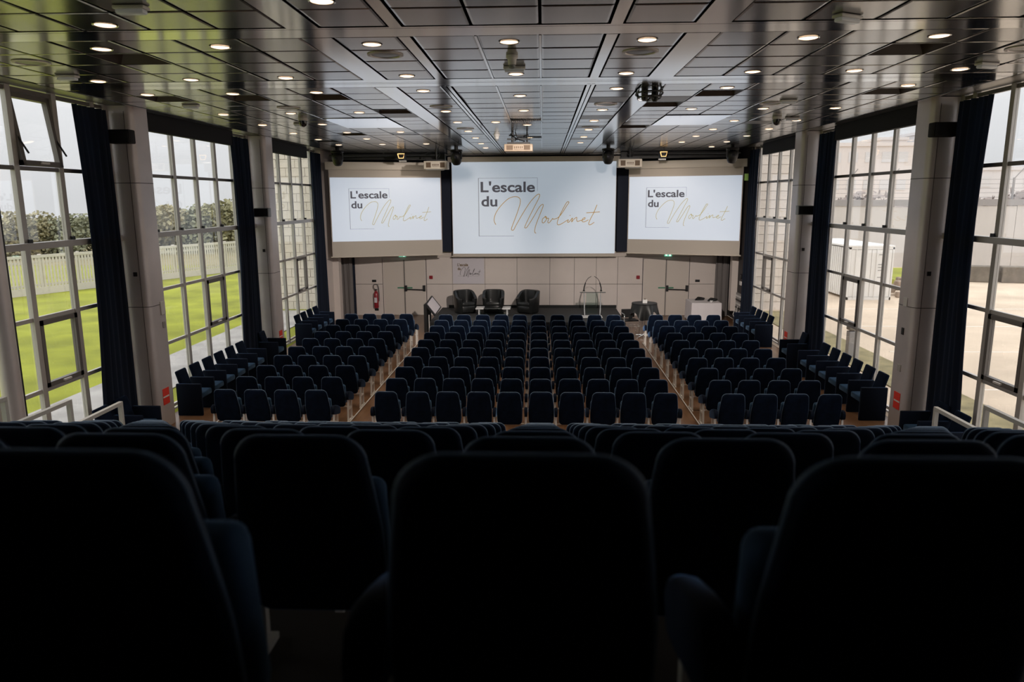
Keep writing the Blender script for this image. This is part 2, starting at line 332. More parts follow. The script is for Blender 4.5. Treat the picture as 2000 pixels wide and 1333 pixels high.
# round speaker grilles
for k, (x, y, nm) in enumerate([(-1.76, 8.62, 'inner left'), (1.07, 8.63, 'inner right'), (-5.95, 8.8, 'far left'), (5.25, 8.71, 'far right'), (-4.44, 13.25, 'left middle'), (3.9, 13.3, 'right middle'), (-1.77, 13.3, 'centre left'), (1.07, 13.2, 'centre right'), (-1.77, 17.4, 'left distant'), (1.07, 17.3, 'right distant')]):
    t = thing('ceiling_speaker', 'round grey ceiling loudspeaker grille, %s one' % nm, 'speaker', (x, y, CZ), 0, 'round ceiling loudspeakers')
    MB().lathe([(.2, .0), (.2, -.008), (.165, -.012), (.16, -.004), (.16, 0)], 28).obj('ring', 'column', t, 40); MB().lathe([(.158, -.002), (.1, -.006), (0, -.008)], 24).obj('grille', 'panel_dark', t, 60)
def emergency(x, y, nm, rz=0):
    t = thing('emergency_light', 'small white emergency light on the ceiling, ' + nm, 'light', (x, y, CZ), rz, 'emergency lights on the ceiling')
    MB().rbox(-.135, .135, -.06, .06, -.03, 0, .012).obj('housing', 'white_plastic', t, 40); MB().rbox(-.12, .12, -.045, .045, -.065, -.028, .015).obj('diffuser', 'frosted', t, 40)
    B(-.11, .11, -.02, .02, -.055, -.036).obj('lamp', 'white_plastic', t)
for x, y, nm, rz in [(-3.42, 6.4, 'above the near left seats', 0), (2.7, 7.09, 'above the near right seats', .5), (-6.1, 9.69, 'by the first left window', 0), (-5.94, 12.74, 'by the first left pillar', 0), (4.05, 12.88, 'by the right pillar', 0), (-.35, 9.46, 'under the centre smoke sensor', 0), (5.36, 9.61, 'by the first right window', .3), (-5.1, 15.9, 'over the left floor seats', 0), (5.0, 15.6, 'over the right floor seats', 0)]: emergency(x, y, nm, rz)
def sensor(x, y, nm, s=1.):
    t = thing('smoke_sensor', 'smoke sensor hanging from the ceiling, ' + nm, 'sensor', (x, y, CZ), 0, 'ceiling smoke sensors')
    MB().lathe([(.075*s, 0), (.075*s, -.03*s), (.055*s, -.05*s), (.05*s, -.11*s), (.02, -.12*s)], 16).obj('body', 'white_plastic', t, 40); MB().lathe([(.04*s, -.115*s), (.04*s, -.15*s), (.01, -.16*s)], 12).obj('cap', 'grey_plastic', t, 40)
sensor(-.35, 8.75, 'near the top centre', .9); sensor(-1.15, 19.0, 'left of the middle projector')
for x, y, nm in [(-4.73, 14.93, 'left side'), (4.66, 15.47, 'right side')]:
    t = thing('ceiling_camera', 'round dark dome camera under the ceiling, ' + nm, 'camera', (x, y, CZ), 0, 'dome cameras')
    MB().lathe([(.09, 0), (.09, -.05), (.06, -.06)], 16).obj('base', 'white_plastic', t, 40); MB().lathe([(.085, -.05), (.085, -.10), (.06, -.15), (.02, -.17)], 16).obj('dome', 'lens', t, 60)
# slatted vents in the centre field
for k, y in enumerate((15.6, 19.9)):
    t = thing('slot_vent', 'dark slotted ceiling grille, %s the middle projector' % ['in front of', 'behind'][k], 'vent', (-.35, y, CZ), 0, 'slotted ceiling grilles')
    B(-.31, .31, -.12, .12, -.006, .02).obj('backing', 'dark_gap', t)
    for i in range(16): B(-.30+i*.04, -.285+i*.04, -.12, .12, -.03, -.004).obj('slat', 'vent_dark', t)

# ------------------------------------------------------------------ columns, windows, curtains
def column_mesh(side, y0):
    xi, xo = -7.41, -8.05; r = .13; pts = []
    for i in range(7):
        a = i/6*PI/2; pts.append((xi-r+r*math.sin(a), y0+r-r*math.cos(a)))
    pts += [(xi, y0+.55)]
    for i in range(4):
        a = i/3*PI/2; pts.append((xi-.05+.05*math.cos(a), y0+.55+.05*math.sin(a)))
    pts += [(xo, y0+.6), (xo, y0)]
    pts = [(mx(x, side), y) for x, y in pts]; n = len(pts)
    return pts, MB().add([(x, y, 0) for x, y in pts]+[(x, y, CZ+.1) for x, y in pts], [tuple(range(n)), tuple(range(n, 2*n))]+[(i, (i+1) % n, n+(i+1) % n, n+i) for i in range(n)])
SN = {-1: 'left', 1: 'right'}
for side in (-1, 1):
    for k, y0 in enumerate((7.0, 13.5, 20.0)):
        pts, m = column_mesh(side, y0)
        c = thing('column', '%s grey metal clad column on the %s window wall' % (['nearest hidden', 'near', 'distant'][k], SN[side]), 'column', kind='structure')
        m.obj('cladding', 'column', c, 40)
        xj = -7.41-.13; j = MB().box(*sorted((mx(xj-.004, side), mx(xj+.004, side))), y0-.003, y0+.004, 0, CZ); j.obj('joint', 'joint', c)
        for z in (2.42, 4.72):
            q = [(x+(0 if abs(x) > 7.9 else -.0), y) for x, y in pts]; jm = MB()
            for a, b in zip(q[:-2], q[1:-1]):
                d = Vector((b[0]-a[0], b[1]-a[1])); nn = Vector((d.y, -d.x)).normalized()*(.002) if d.length > 0 else Vector((0, 0))
                if side > 0: nn = -nn
                jm.add([(a[0]+nn.x, a[1]+nn.y, z), (b[0]+nn.x, b[1]+nn.y, z), (b[0]+nn.x, b[1]+nn.y, z+.012), (a[0]+nn.x, a[1]+nn.y, z+.012)], [(0, 1, 2, 3)])
            jm.box(*sorted((mx(-8.0, side), mx(xj, side))), y0-.002, y0+.003, z, z+.012); jm.obj('joint', 'joint', c)
mull = {0: [.75, 1.66, 2.68, 3.70, 4.72, 5.74, 6.95], 1: [7.79, 8.81, 9.83, 10.86, 11.89, 12.91, 13.4], 2: [14.2, 14.62, 15.63, 16.64, 17.66, 18.68, 19.7, 19.95], 3: [20.7, 20.95, 21.97, 22.99, 24.0, 25.0, 26.0]}
zs = [.0, .10, 1.45, 2.59, 3.725, 4.90, 6.05]
vents = {(-1, 1): 10.86, (-1, 2): 16.64, (-1, 3): 22.99, (1, 1): 10.86, (-1, 0): 3.70, (1, 0): 3.70, (1, 2): 16.64, (1, 3): 22.99}
XW = -7.86
for k_ in mull: mull[k_] = [mull[k_][0]]+[round(y*1.0142, 3) for y in mull[k_][1:-1]]+[mull[k_][-1]]
mull[1] = mull[1][:-1]+[13.46]; mull[2] = mull[2][:-2]+[19.95]
vents = {k_: round(v*1.0142, 3) for k_, v in vents.items()}
pane_cache = {}
def pane_mesh(dy, dz, m='glass'):
    k = (round(dy, 2), round(dz, 2), m)
    if k not in pane_cache: pane_cache[k] = B(-.006, .006, -dy/2, dy/2, -dz/2, dz/2).mesh('pane', m)
    return pane_cache[k]
wi = 0
for side in (-1, 1):
    for bay in (1, 2, 3, 0):
        wi += 1; ms = mull[bay]; ya, yb = ms[0], ms[-1]
        W = thing('window_%d' % wi, 'tall gridded window wall, %s bay on the %s side' % (['rearmost', 'near', 'middle', 'distant'][bay], SN[side]), 'window', kind='structure')
        def bx(x0, x1, y0, y1, z0, z1): return B(*sorted((mx(x0, side), mx(x1, side))), y0, y1, z0, z1)
        for i, y in enumerate(ms): bx(XW, XW-.075, y-.055, y+.055, 0, CZ+.11).obj('mullion', 'frame', W)
        for z in zs:
            if z == 3.725: bx(XW+.10, XW-.03, ya, yb, 3.675, 3.775).obj('rail', 'frame', W)
            else: bx(XW-.02, XW-.07, ya, yb, max(0, z-.032), z+.032).obj('transom', 'frame_dark' if z > 3 else 'frame', W)
        for y in ms[1:-1]: bx(XW+.06, XW+.01, y+.01, y+.06, 3.775, 3.83).obj('bolt', 'black', W)
        vy = vents[(side, bay)]
        for i in range(len(ms)-1):
            a, b = ms[i]+.055, ms[i+1]-.055
            if b-a < .1: continue
            for j in range(1, len(zs)-1):
                z0, z1 = zs[j]+.035, zs[j+1]-.035
                vent = abs(ms[i]-vy) < .01 and (j == 2 or (j == 5 and bay == 1 and side < 0))
                if vent:
                    piv = (mx(XW-.03, side), (a+b)/2, (z0+z1)/2); hw, hz = (b-a)/2, (z1-z0)/2
                    f = MB(); t_ = .075
                    for q in ((-hw, -hw+t_, -hz, hz), (hw-t_, hw, -hz, hz), (-hw, hw, -hz, -hz+t_), (-hw, hw, hz-t_, hz)): f.box(-.04, .04, q[0], q[1], q[2], q[3])
                    s = f.obj('vent_sash', 'frame_dark', W, loc=piv)
                    if j == 5: s.rotation_euler = (0, math.radians(-7), 0)
                    pn = put('pane', pane_mesh(b-a-.15, z1-z0-.15), s)
                    h = B(-.02, .02, -.09, .09, -.015, .015).obj('handle', 'silver', s, loc=(-.055*side, 0, -hz+.04))
                    if j == 5:
                        for sy in (-1, 1): MB().tube([(0, sy*(hw-.02), -.05), (.14, sy*(hw-.02), -.38)], .014, 6).obj('stay', 'black', s)
                else:
                    put('pane', pane_mesh(b-a, z1-z0), W, loc=(mx(XW-.045, side), (a+b)/2, (z0+z1)/2))
        if bay > 1:
            p = tag(bx(XW+.20, XW+.08, ya+.0, yb-(1.4 if bay == 2 else 1.6), CZ-.25, CZ+.10).obj('blind_cassette', 'pelmet'), 'black roller blind box above the %s window of the %s wall' % (['', 'middle', 'distant'][bay-1], SN[side]), 'blind', 'window blind boxes')
# walls closing the room
def wall(name, x0, x1, y0, y1, z0, z1, m, label):
    return tag(B(x0, x1, y0, y1, z0, z1).obj(name, m), label, 'wall', kind='structure')
wall('wall_left', -8.1, -7.75, -3, .7, 0, CZ+.3, 'dark_wall', 'dark curtained rear part of the left wall')
wall('wall_right', 7.05, 7.4, -3, .7, 0, CZ+.3, 'dark_wall', 'dark curtained rear part of the right wall')
wall('wall_rear', -8.1, 7.4, -3.2, -3, 0, CZ+.3, 'dark_wall', 'dark wall behind the raised tiers')
wall('wall_left_stage', -8.0, -7.72, 26.05, 28.4, 0, CZ+.3, 'white_wall', 'pale side wall next to the stage on the left')
wall('wall_right_stage', 7.06, 7.3, 26.05, 28.4, 0, CZ+.3, 'dark_wall', 'dark side wall next to the stage on the right')
def curtain(side, y0, y1, label, m='curtain', xm=-7.70, z0=.03, z1=CZ-.02, amp=.05, n=None, flare=.0, hook=0.):
    mb = MB(); n = n or int((y1-y0)/.03); zz = 14
    for th in (0, .012):
        for j in range(zz+1):
            f = j/zz; z = z1+(z0-z1)*f
            for i in range(n+1):
                u = i/n; sq = 1-.10*math.sin(PI*min(1, f*1.2))*(1 if flare else 0)
                y = y1-(y1-y0)*(1-u)*(sq+flare*f*f)
                a = amp*(.55+.45*f)*math.sin(u*(y1-y0)*2*PI/.17+.6*math.sin(7*u+y0))+.02*math.sin(31*u+3*f)
                mb.v.append((mx(xm+a*(1-max(0, (u-.8)/.2)*(hook > 0))+th-hook*max(0, (u-.8)/.2), side), y, z))  # hook bends the far end outwards, added to keep light off the column
    k = (n+1)*(zz+1)
    for t in (0, k):
        for j in range(zz):
            for i in range(n):
                q = t+j*(n+1)+i; mb.f.append((q, q+1, q+n+2, q+n+1))
    for j in range(zz):
        for e in (0, n): q = j*(n+1)+e; mb.f.append((q, q+n+1, q+k+n+1, q+k))
    o = mb.obj('curtain', m, None, 180); return tag(o, label, 'curtain', 'dark window curtains')
for side in (-1, 1):
    curtain(side, 12.26, 13.40, 'long dark navy curtain drawn beside the near %s column' % SN[side], flare=.08, hook=.13)
    curtain(side, 18.45, 19.78, 'long dark navy curtain drawn beside the distant %s column' % SN[side], flare=.06, hook=.13)
    curtain(side, 24.85, 25.98, 'long dark navy curtain at the stage end of the %s windows' % SN[side], flare=.05)
# slim post by the first left window
t = thing('post', 'slim rounded grey post standing before the first left window', 'post', (-7.45, 9.75, 0))
MB().tube([(0, 0, 0), (0, 0, CZ)], .13, 20).obj('shaft', 'column', t, 40); B(-.02, .06, .12, .17, 0, CZ).obj('edge_strip', 'black', t)

# column fittings
def plate(name, label, cat, x, y, z, sx, sy, sz, m, group=None, extra=None):
    o = MB().rbox(-sx/2, sx/2, -sy/2, sy/2, -sz/2, sz/2, min(sx, sy, sz)*.2, 1).obj(name, m, None, 40, loc=(x, y, z)); return tag(o, label, cat, group)
for side in (-1, 1):
    for k, y in enumerate((13.8, 20.3)):
        nm = ['near', 'distant'][k]+' '+SN[side]
        t = thing('fire_sticker', 'red and white sticker low on the %s column' % nm, 'sticker', (mx(-7.405, side), y+(-.02), .62), 0, 'red column stickers')
        B(-.004, .004, -.12, .12, -.16, .16).obj('sheet', 'sticker', t); B(*sorted((mx(.0, 0) if 0 else 0, -side*.006)), -.12, .10, -.02, .01).obj('stripe', 'white_lacquer', t)
        t = thing('wall_speaker', '%s box loudspeaker bracketed on the %s column' % (['black', 'grey'][k], nm), 'speaker', (mx(-7.53, side), y-.3-.16, 5.53 if k == 0 else 4.08), 0, 'column loudspeakers')
        MB().rbox(-.2, .2, -.11, .11, -.12, .12, .02).obj('cabinet', ['black_soft', 'grey_plastic'][k], t, 40); B(-.18, .18, -.118, -.108, -.1, .1).obj('grille', 'black', t); B(-.04, .04, .1, .16, -.04, .06).obj('bracket', 'black', t)
        plate('socket_box', 'small black wall box on the face of the %s column' % nm, 'socket', mx(-7.62, side), y-.306, 3.05, .07, .02, .08, 'black', 'column sockets')
plate('thermostat', 'white rounded wall box on the near left column', 'thermostat', -7.40, 13.95, 2.35, .03, .16, .26, 'white_plastic')
plate('light_switch', 'small dark switch under the white box, near left column', 'switch', -7.403, 13.95, 2.02, .02, .09, .12, 'post_grey')
plate('light_switch', 'double light switch on the near right column', 'switch', 6.703, 13.8, 2.5, .02, .14, .16, 'white_plastic')
plate('light_switch', 'dark switch in the middle of the near right column', 'switch', 6.703, 13.8, 1.95, .02, .08, .13, 'black')
plate('light_switch', 'small socket low on the near right column', 'switch', 6.703, 13.8, 1.25, .02, .12, .13, 'frame')

# ------------------------------------------------------------------ back wall
YB = 28.1
wb = tag(B(-8.0, 7.3, YB+.05, YB+.3, 0, CZ+.3).obj('wall_back', 'navy_wall'), 'stage back wall, white panels below navy fabric', 'wall', kind='structure')
px = [-7.21, -6.15, None, -4.45, -3.45, -2.2, -.97, .28, 1.21, 2.04, 2.85, 3.79, None, 5.55, 6.66]
for a, b in zip(px, px[1:]):
    if a is None or b is None: continue
    for z0, z1 in ((0, 1.20), (1.215, 2.24)): B(a+.006, b-.006, YB, YB+.06, z0, z1).obj('wall_panel', 'white_wall', wb)
for a, b in ((-6.15, -4.45), (3.79, 5.55)): B(a+.006, b-.006, YB, YB+.06, 2.16, 2.24).obj('wall_panel', 'white_wall', wb)
B(-7.21, 6.66, YB-.02, YB+.06, 2.25, 2.45).obj('fascia', 'fascia', wb)
for k, (a, b) in enumerate(((-6.13, -4.47), (3.81, 5.53))):
    d = thing('door_%d' % (k+1), 'cream double fire door with push bar, %s of the stage' % ['left', 'right'][k], 'door', kind='structure'); mid = (a+b)/2
    for n_, (p, q) in enumerate(((a+.03, mid-.012), (mid+.012, b-.03))):
        lf = B(p, q, YB-.01, YB+.04, .01, 2.13).obj('door_leaf', 'door_paint', d)
    B(mid-.02, mid+.02, YB-.03, YB+.03, .0, 2.14).obj('bolt_rod', 'frame_dark', d)
    MB().tube([(mid+.04, YB-.09, 1.02), (b-.06, YB-.09, .99)], .022, 8).obj('push_bar', 'black', d, 40)
    for x in (mid+.05, b-.07): B(x-.045, x+.045, YB-.1, YB-.01, .94, 1.16).obj('bar_bracket', 'black', d)
    B(mid-.28, mid+.0, YB-.016, YB-.008, 1.04, 1.09).obj('push_label', 'green', d); B(mid+.1, mid+.3, YB-.016, YB-.008, 1.04, 1.09).obj('push_label', 'green', d)
    for q in ((a, a+.03, 0, 2.16), (b-.03, b, 0, 2.16), (a, b, 2.13, 2.16)): B(q[0], q[1], YB-.015, YB+.05, q[2], q[3]).obj('door_frame', 'white_wall', d)
    s = thing('exit_sign', 'small lit green exit sign above the %s double door' % ['left', 'right'][k], 'sign', (mid+(-.05 if k == 0 else .05), YB-.042, 2.32), 0, 'exit signs')
    B(-.13, .13, -.02, .02, -.06, .06).obj('panel', 'exit_green', s); MB().lathe([(.03, 0), (.03, .02)], 10).xf(Matrix.Translation((-.07, -.02, .0)) @ Matrix.Rotation(PI/2, 4, 'X')).obj('lamp', 'exit_light', s); B(.04, .09, -.026, -.019, -.045, .045).obj('pictogram', 'exit_light', s)
    plate('fire_call_point', 'small red fire alarm box right of the left door' if k == 0 else 'small red fire alarm box left of the right door', 'alarm', [-4.27, 3.62][k], YB-.03, 1.47, .13, .06, .13, 'red_dark', 'fire alarm boxes')
plate('wall_socket', 'black wall socket above the fire extinguisher', 'socket', -6.48, YB-.01, 1.33, .16, .03, .09, 'black'); plate('wall_socket', 'black wall socket under the fire extinguisher', 'socket', -6.42, YB-.01, .22, .15, .03, .09, 'black'); plate('wall_socket', 'black wall socket right of the right door', 'socket', 5.86, YB-.01, 1.33, .17, .03, .09, 'black')
t = thing('fire_extinguisher', 'red fire extinguisher hanging beside the left double door', 'extinguisher', (-6.40, YB-.12, .3)); t.scale = (.9, .9, .85)
MB().lathe([(.085, 0), (.1, .03), (.1, .62), (.07, .72), (.03, .76), (.03, .8)], 18).obj('cylinder', 'red_dark', t, 50); B(-.04, .05, -.03, .03, .8, .85).obj('valve', 'black', t)
MB().tube([(-.03, 0, .83), (-.10, 0, .92), (-.09, 0, 1.04), (0, 0, 1.08), (.09, 0, 1.04), (.12, 0, .9), (.13, 0, .6), (.12, 0, .3)], .014, 6).obj('hose', 'black', t, 60); B(-.06, .06, -.105, -.098, .25, .48).obj('label', 'poster', t)
# poster with the logo
def text_mesh(body, size, m, bold=.012):
    c = bpy.data.curves.new('lettering', 'FONT'); c.body = body; c.size = size; c.offset = bold*size; c.extrude = .002
    o = bpy.data.objects.new('lettering', c); COL.objects.link(o); bpy.context.view_layer.update()
    me = bpy.data.meshes.new_from_object(o.evaluated_get(bpy.context.evaluated_depsgraph_get())); bpy.data.objects.remove(o); me.materials.clear(); me.materials.append(MATS[m])
    xs = [v.co.x for v in me.vertices]; return me, min(xs), max(xs)
def catmull(p, n=8):
    p = [p[0]]+p+[p[-1]]; o = []
    for i in range(1, len(p)-2):
        for k in range(n):
            t = k/n; a, b, c, d = p[i-1], p[i], p[i+1], p[i+2]
            o.append(tuple(.5*((2*b[q])+(-a[q]+c[q])*t+(2*a[q]-5*b[q]+4*c[q]-d[q])*t*t+(-a[q]+3*b[q]-3*c[q]+d[q])*t**3) for q in (0, 1)))
    return o+[p[-1]]
STROKES = [[(530, 775), (510, 720), (530, 640), (590, 550), (680, 465), (760, 438), (815, 455), (825, 510), (800, 600), (760, 710), (722, 810), (722, 840), (745, 838), (770, 790), (850, 650), (940, 510), (1020, 422), (1055, 412), (1048, 455), (990, 570), (920, 710), (880, 800), (888, 815), (910, 800), (980, 690), (1050, 570), (1088, 533), (1100, 548), (1070, 630), (1020, 760), (1000, 830), (1000, 870), (1015, 880)],
 [(1130, 680), (1095, 705), (1088, 745), (1105, 755), (1135, 720), (1140, 685), (1122, 677), (1140, 702), (1165, 700), (1155, 745), (1170, 755), (1200, 720), (1213, 702), (1225, 712), (1280, 690), (1330, 630), (1380, 550), (1405, 512), (1393, 501), (1370, 525), (1320, 620), (1280, 710), (1268, 765), (1290, 780), (1340, 755), (1400, 718), (1390, 745), (1410, 745), (1450, 697), (1440, 745), (1470, 710), (1500, 690), (1500, 722), (1512, 740), (1540, 730), (1590, 715), (1600, 695), (1575, 705), (1565, 735), (1590, 745), (1640, 720)],
 [(1740, 540), (1700, 640), (1660, 720), (1645, 770), (1665, 780), (1710, 750)], [(1615, 636), (1690, 632), (1775, 625)], [(1418, 664), (1424, 672)]]
def logo(parent, wd, ht, mats, th=7.5, lines=True, sx=1., ox=0.):
    """logo on a plane: x right, z up, facing -y, origin at the image centre"""
    s = wd/1950
    def P(q): return ((q[0]-985)*s*sx+ox, -(q[1]-577)*ht/1105)
    mt, ms, ml = mats
    for body, x, base, w_ in (("L'escale", 352, 380, 648), ('du', 360, 551, 190)):
        me, a, b = text_mesh(body, 1., mt, .022); k = w_*s*sx/(b-a)
        o = put('lettering', me, parent); x_, z_ = P((x, base)); o.matrix_local = Matrix.Translation((x_-a*k, -.012, z_)) @ Matrix.Rotation(PI/2, 4, 'X') @ Matrix.Diagonal((k, 172*ht/1105, 1, 1))
    m = MB()
    for st in STROKES:
        c = [P(q) for q in catmull(st)]; n = len(c); vs = []
        for i in range(n):
            d = Vector((c[min(i+1, n-1)][0]-c[max(i-1, 0)][0], c[min(i+1, n-1)][1]-c[max(i-1, 0)][1])); d = d.normalized() if d.length > 0 else Vector((1, 0)); nrm = Vector((-d.y, d.x))*th*s*.5
            vs += [(c[i][0]+nrm.x, -.016, c[i][1]+nrm.y), (c[i][0]-nrm.x, -.016, c[i][1]-nrm.y)]
        m.add(vs, [(2*i, 2*i+1, 2*i+3, 2*i+2) for i in range(n-1)])
    m.obj('script_lettering', ms, parent)
    if lines:
        f = MB(); t_ = 2.2*s
        for a, b in (((325, 215), (1030, 215)), ((1030, 215), (1030, 370)), ((325, 215), (329, 915)), ((329, 915), (745, 915))):
            p, q = P(a), P(b); x0, x1 = sorted((p[0], q[0])); z0, z1 = sorted((p[1], q[1])); f.box(x0-t_, x1+t_, -.012, -.004, z0-t_, z1+t_)
        f.obj('logo_frame', ml, parent)
t = thing('poster', 'pale lilac poster with a logo hung on the stage wall panel', 'poster', (-2.83, YB-.008, 1.73))
B(-.60, .60, 0, .006, -.51, .49).obj('sheet', 'poster', t); logo(t, 1.35, .95, ('poster_gold', 'black', 'post_grey'), 15, False, .9, -.02); B(-.42, .42, -.003, 0, -.22, -.212).obj('rule', 'post_grey', t)
# screens
def screen(name, label, xa, ya, xb, yb, ztop, zbot, iz0, iz1, mats, im, hz, over=.06):
    d = Vector((xb-xa, yb-ya, 0)); wd = d.length; a = math.atan2(d.y, d.x)
    t = thing(name, label, 'screen', ((xa+xb)/2, (ya+yb)/2, 0), a, 'projection screens')
    B(-wd/2, wd/2, 0, .012, zbot, ztop).obj('canvas', 'screen_border', t); MB().tube([(-wd/2-.05, .005, zbot-.012), (wd/2+.05, .005, zbot-.012)], .022, 8).obj('weight_bar', 'housing', t, 40)
    iw = wd-over; ih = iz1-iz0
    i = B(-iw/2, iw/2, -.006, 0, -ih/2, ih/2).obj('projected_image', im, t, loc=(0, -.002, (iz0+iz1)/2))
    logo(i, iw, ih, mats)
    MB().rbox(-wd/2-.12, wd/2+.12, -.13, .12, ztop-.02, hz, .02).obj('case', 'housing', t, 40)
    return t
YS = 27.7
t = screen('projection_screen', 'large middle projection screen showing a grey and gold logo', -3.36, YS, 2.69, YS, 5.76, 2.31, 2.40, 5.74, ('logo_grey', 'logo_gold', 'logo_line'), 'image_main', 5.93, .03)
t = screen('projection_screen', 'left angled projection screen beside the middle screen', -7.42, 25.9, -3.67, 27.1, 5.45, 2.42, 2.955, 5.17, ('logo_grey', 'logo_pale', 'logo_line'), 'image_side', 5.70)
t = screen('projection_screen', 'right angled projection screen beside the middle screen', 3.08, 27.2, 6.77, 25.8, 5.46, 2.46, 2.955, 5.16, ('logo_grey', 'logo_pale', 'logo_line'), 'image_side', 5.70)
# stage side dressing
curtain(-1, 0, .58, 'short grey curtain left of the stage wall', 'grey_curtain', xm=0, z0=.02, z1=2.45, amp=.04)
o = bpy.context.scene.objects[-1] if False else [q for q in COL.objects if q.get('label') == 'short grey curtain left of the stage wall'][0]; o.rotation_euler = (0, 0, PI/2); o.location = (-7.22, 27.75, 0)
curtain(-1, 0, .5, 'short grey curtain right of the stage wall', 'grey_curtain', xm=0, z0=.02, z1=2.45, amp=.04)
o = [q for q in COL.objects if q.get('label') == 'short grey curtain right of the stage wall'][0]; o.rotation_euler = (0, 0, PI/2); o.location = (6.95, 27.8, 0)
tag(B(-7.72, -7.5, 26.9, 27.25, 0, 5.3).obj('column', 'white_wall'), 'plain pale pillar under the left angled screen', 'column', kind='structure')
tag(B(6.83, 7.05, 26.9, 27.2, .36, 2.5).obj('cable_duct', 'white_wall'), 'pale vertical cable duct at the right end of the stage', 'duct')
tag(B(-3.80, -3.42, YB-.3, YB-.02, 2.46, 5.6).obj('wall_panel_navy', 'navy_wall'), 'navy fabric panel between the left and middle screens', 'panel')
tag(B(2.75, 3.2, YB-.3, YB-.02, 2.46, 5.6).obj('wall_panel_navy', 'navy_wall'), 'navy fabric panel between the middle and right screens', 'panel')
t = thing('patch_panel', 'wall rack of sockets and patch cables by the right curtain', 'rack', (7.03, 26.47, .3))
B(-.03, .03, -.36, .36, 0, .75).obj('plate', 'post_grey', t)
for i in range(5): B(-.05, -.03, -.33, .33, .06+i*.14, .12+i*.14).obj('socket_strip', ['white_plastic', 'black'][i % 2], t)
for i in range(5):
    y = -.3+.14*i; MB().tube([(-.05, y, .1+.1*(i % 3)), (-.12, y+.05, -.05), (-.06, y-.06, -.2), (-.1, y+.03, -.3)], .012, 6).obj('cable', ['white_plastic', 'black'][i % 2], t, 60)
plate('control_box', 'white control box above the patch rack', 'control box', 7.04, 26.45, 1.42, .04, .22, .14, 'white_plastic'); plate('intercom', 'black intercom panel above the white control box', 'intercom', 7.04, 26.45, 1.66, .04, .2, .16, 'black')
t = thing('exit_sign', 'small black and lime sign by the right screen top', 'sign', (6.88, 26.2, 5.1)); B(-.16, .02, -.04, .04, -.12, .12).obj('box', 'black', t); B(.02, .16, -.03, .03, -.11, .12).obj('face', 'lime', t)

# ------------------------------------------------------------------ stage
SZ = .30
st = thing('stage', 'low dark carpeted stage platform', 'stage')
B(-3.85, 2.80, 24.7, 28.08, 0, SZ).obj('platform', 'carpet', st); B(-3.60, 2.82, 28.02, 28.09, SZ, SZ+.10).obj('back_skirting', 'plinth', st)
B(-3.86, 2.81, 24.68, 24.7, 0, SZ-.02).obj('front_fascia', 'plinth', st)
def tub_chair(label, x, y, rz):
    t = thing('tub_armchair', label, 'armchair', (x, y, SZ), rz, 'black armchairs on the stage')
    n = 36; mb = MB(); lay = []
    for i in range(n+1):
        th = math.radians(-142+284*i/n); c, s = math.cos(th), math.sin(th)
        def se(a, b, e=3.2): return (abs(c)**e/(a**e)+abs(s)**e/(b**e))**(-1/e)
        ro, ri = se(.37, .41), se(.26, .29)
        f = max(0, min(1, (math.cos(th)+.75)/1.55)); h = .56+.27*f*f*(3-2*f)
        ys, xs = c, s
        for r, z in ((ro*.88, .04), (ro*.95, .35), (ro, h-.06), (ro*.985, h-.015), ((ro+ri)/2, h), (ri*1.02, h-.02), (ri, h-.08), (ri*.97, .30)): lay.append((xs*r, ys*r, z))
    mb.v = lay; m = 8
    for i in range(n):
        for j in range(m-1): mb.f.append((i*m+j, i*m+j+1, (i+1)*m+j+1, (i+1)*m+j))
    mb.f.append(tuple(range(m))); mb.f.append(tuple(n*m+j for j in range(m)))
    mb.obj('shell', 'leather', t, 50)
    MB().rbox(-.25, .25, -.36, .24, .28, .43, .045, 3).obj('seat_cushion', 'leather', t, 60); MB().rbox(-.24, .24, -.33, .2, .05, .29, .02).obj('base', 'leather', t, 40)
    for sx, sy in ((-.25, -.2), (.25, -.2), (-.22, .24), (.22, .24)): MB().lathe([(.025, 0), (.03, .06)], 10).obj('foot', 'black', t, loc=(sx, sy, 0))
tub_chair('black leather tub armchair left on stage, turned to the right', -2.83, 26.75, .5); tub_chair('black leather tub armchair in the middle, facing the audience', -1.80, 26.85, 0); tub_chair('black leather tub armchair right on stage, turned to the left', -.53, 26.75, -.5)
t = thing('coffee_table', 'low white coffee table before the middle armchair', 'table', (-1.76, 26.15, SZ))
MB().rbox(-.33, .33, -.29, .29, .265, .28, .004).obj('glass_top', 'glass_dark', t, 40)
for q in (-1, 1): MB().rbox(min(q*.33, q*.62), max(q*.33, q*.62), -.3, .3, .255, .29, .01).obj('table_end', 'white_lacquer', t, 40); MB().rbox(-.5, .5, -.22, .22, .08, .10, .008).obj('shelf', 'glass_green', t)
for sx in (-.5, .5):
    for sy in (-.22, .22): MB().tube([(sx, sy, 0), (sx, sy, .25)], .025, 10).obj('leg', 'white_lacquer', t, 40)
t = thing('lectern', 'glass lectern with chrome legs on the stage', 'lectern', (1.76, 25.9, SZ))
MB().rbox(-.45, .45, -.16, .16, 0, .012, .004).xf(Matrix.Translation((0, 0, .865)) @ Matrix.Rotation(math.radians(-6), 4, 'X')).obj('desk_top', 'glass_green', t); B(-.45, .45, -.168, -.158, .868, .888).obj('desk_edge', 'black', t)
for sx in (-1, 1): MB().tube([(sx*.29, .02, .87), (sx*.285, .0, .58), (sx*.28, -.05, .25), (sx*.265, -.1, 0)], .02, 10).obj('leg', 'chrome', t, 60)
B(-.22, .2, -.01, .0, .10, .85).obj('front_pane', 'glass_green', t); MB().rbox(-.35, .35, -.3, .2, 0, .02, .006).obj('base_plate', 'white_lacquer', t)
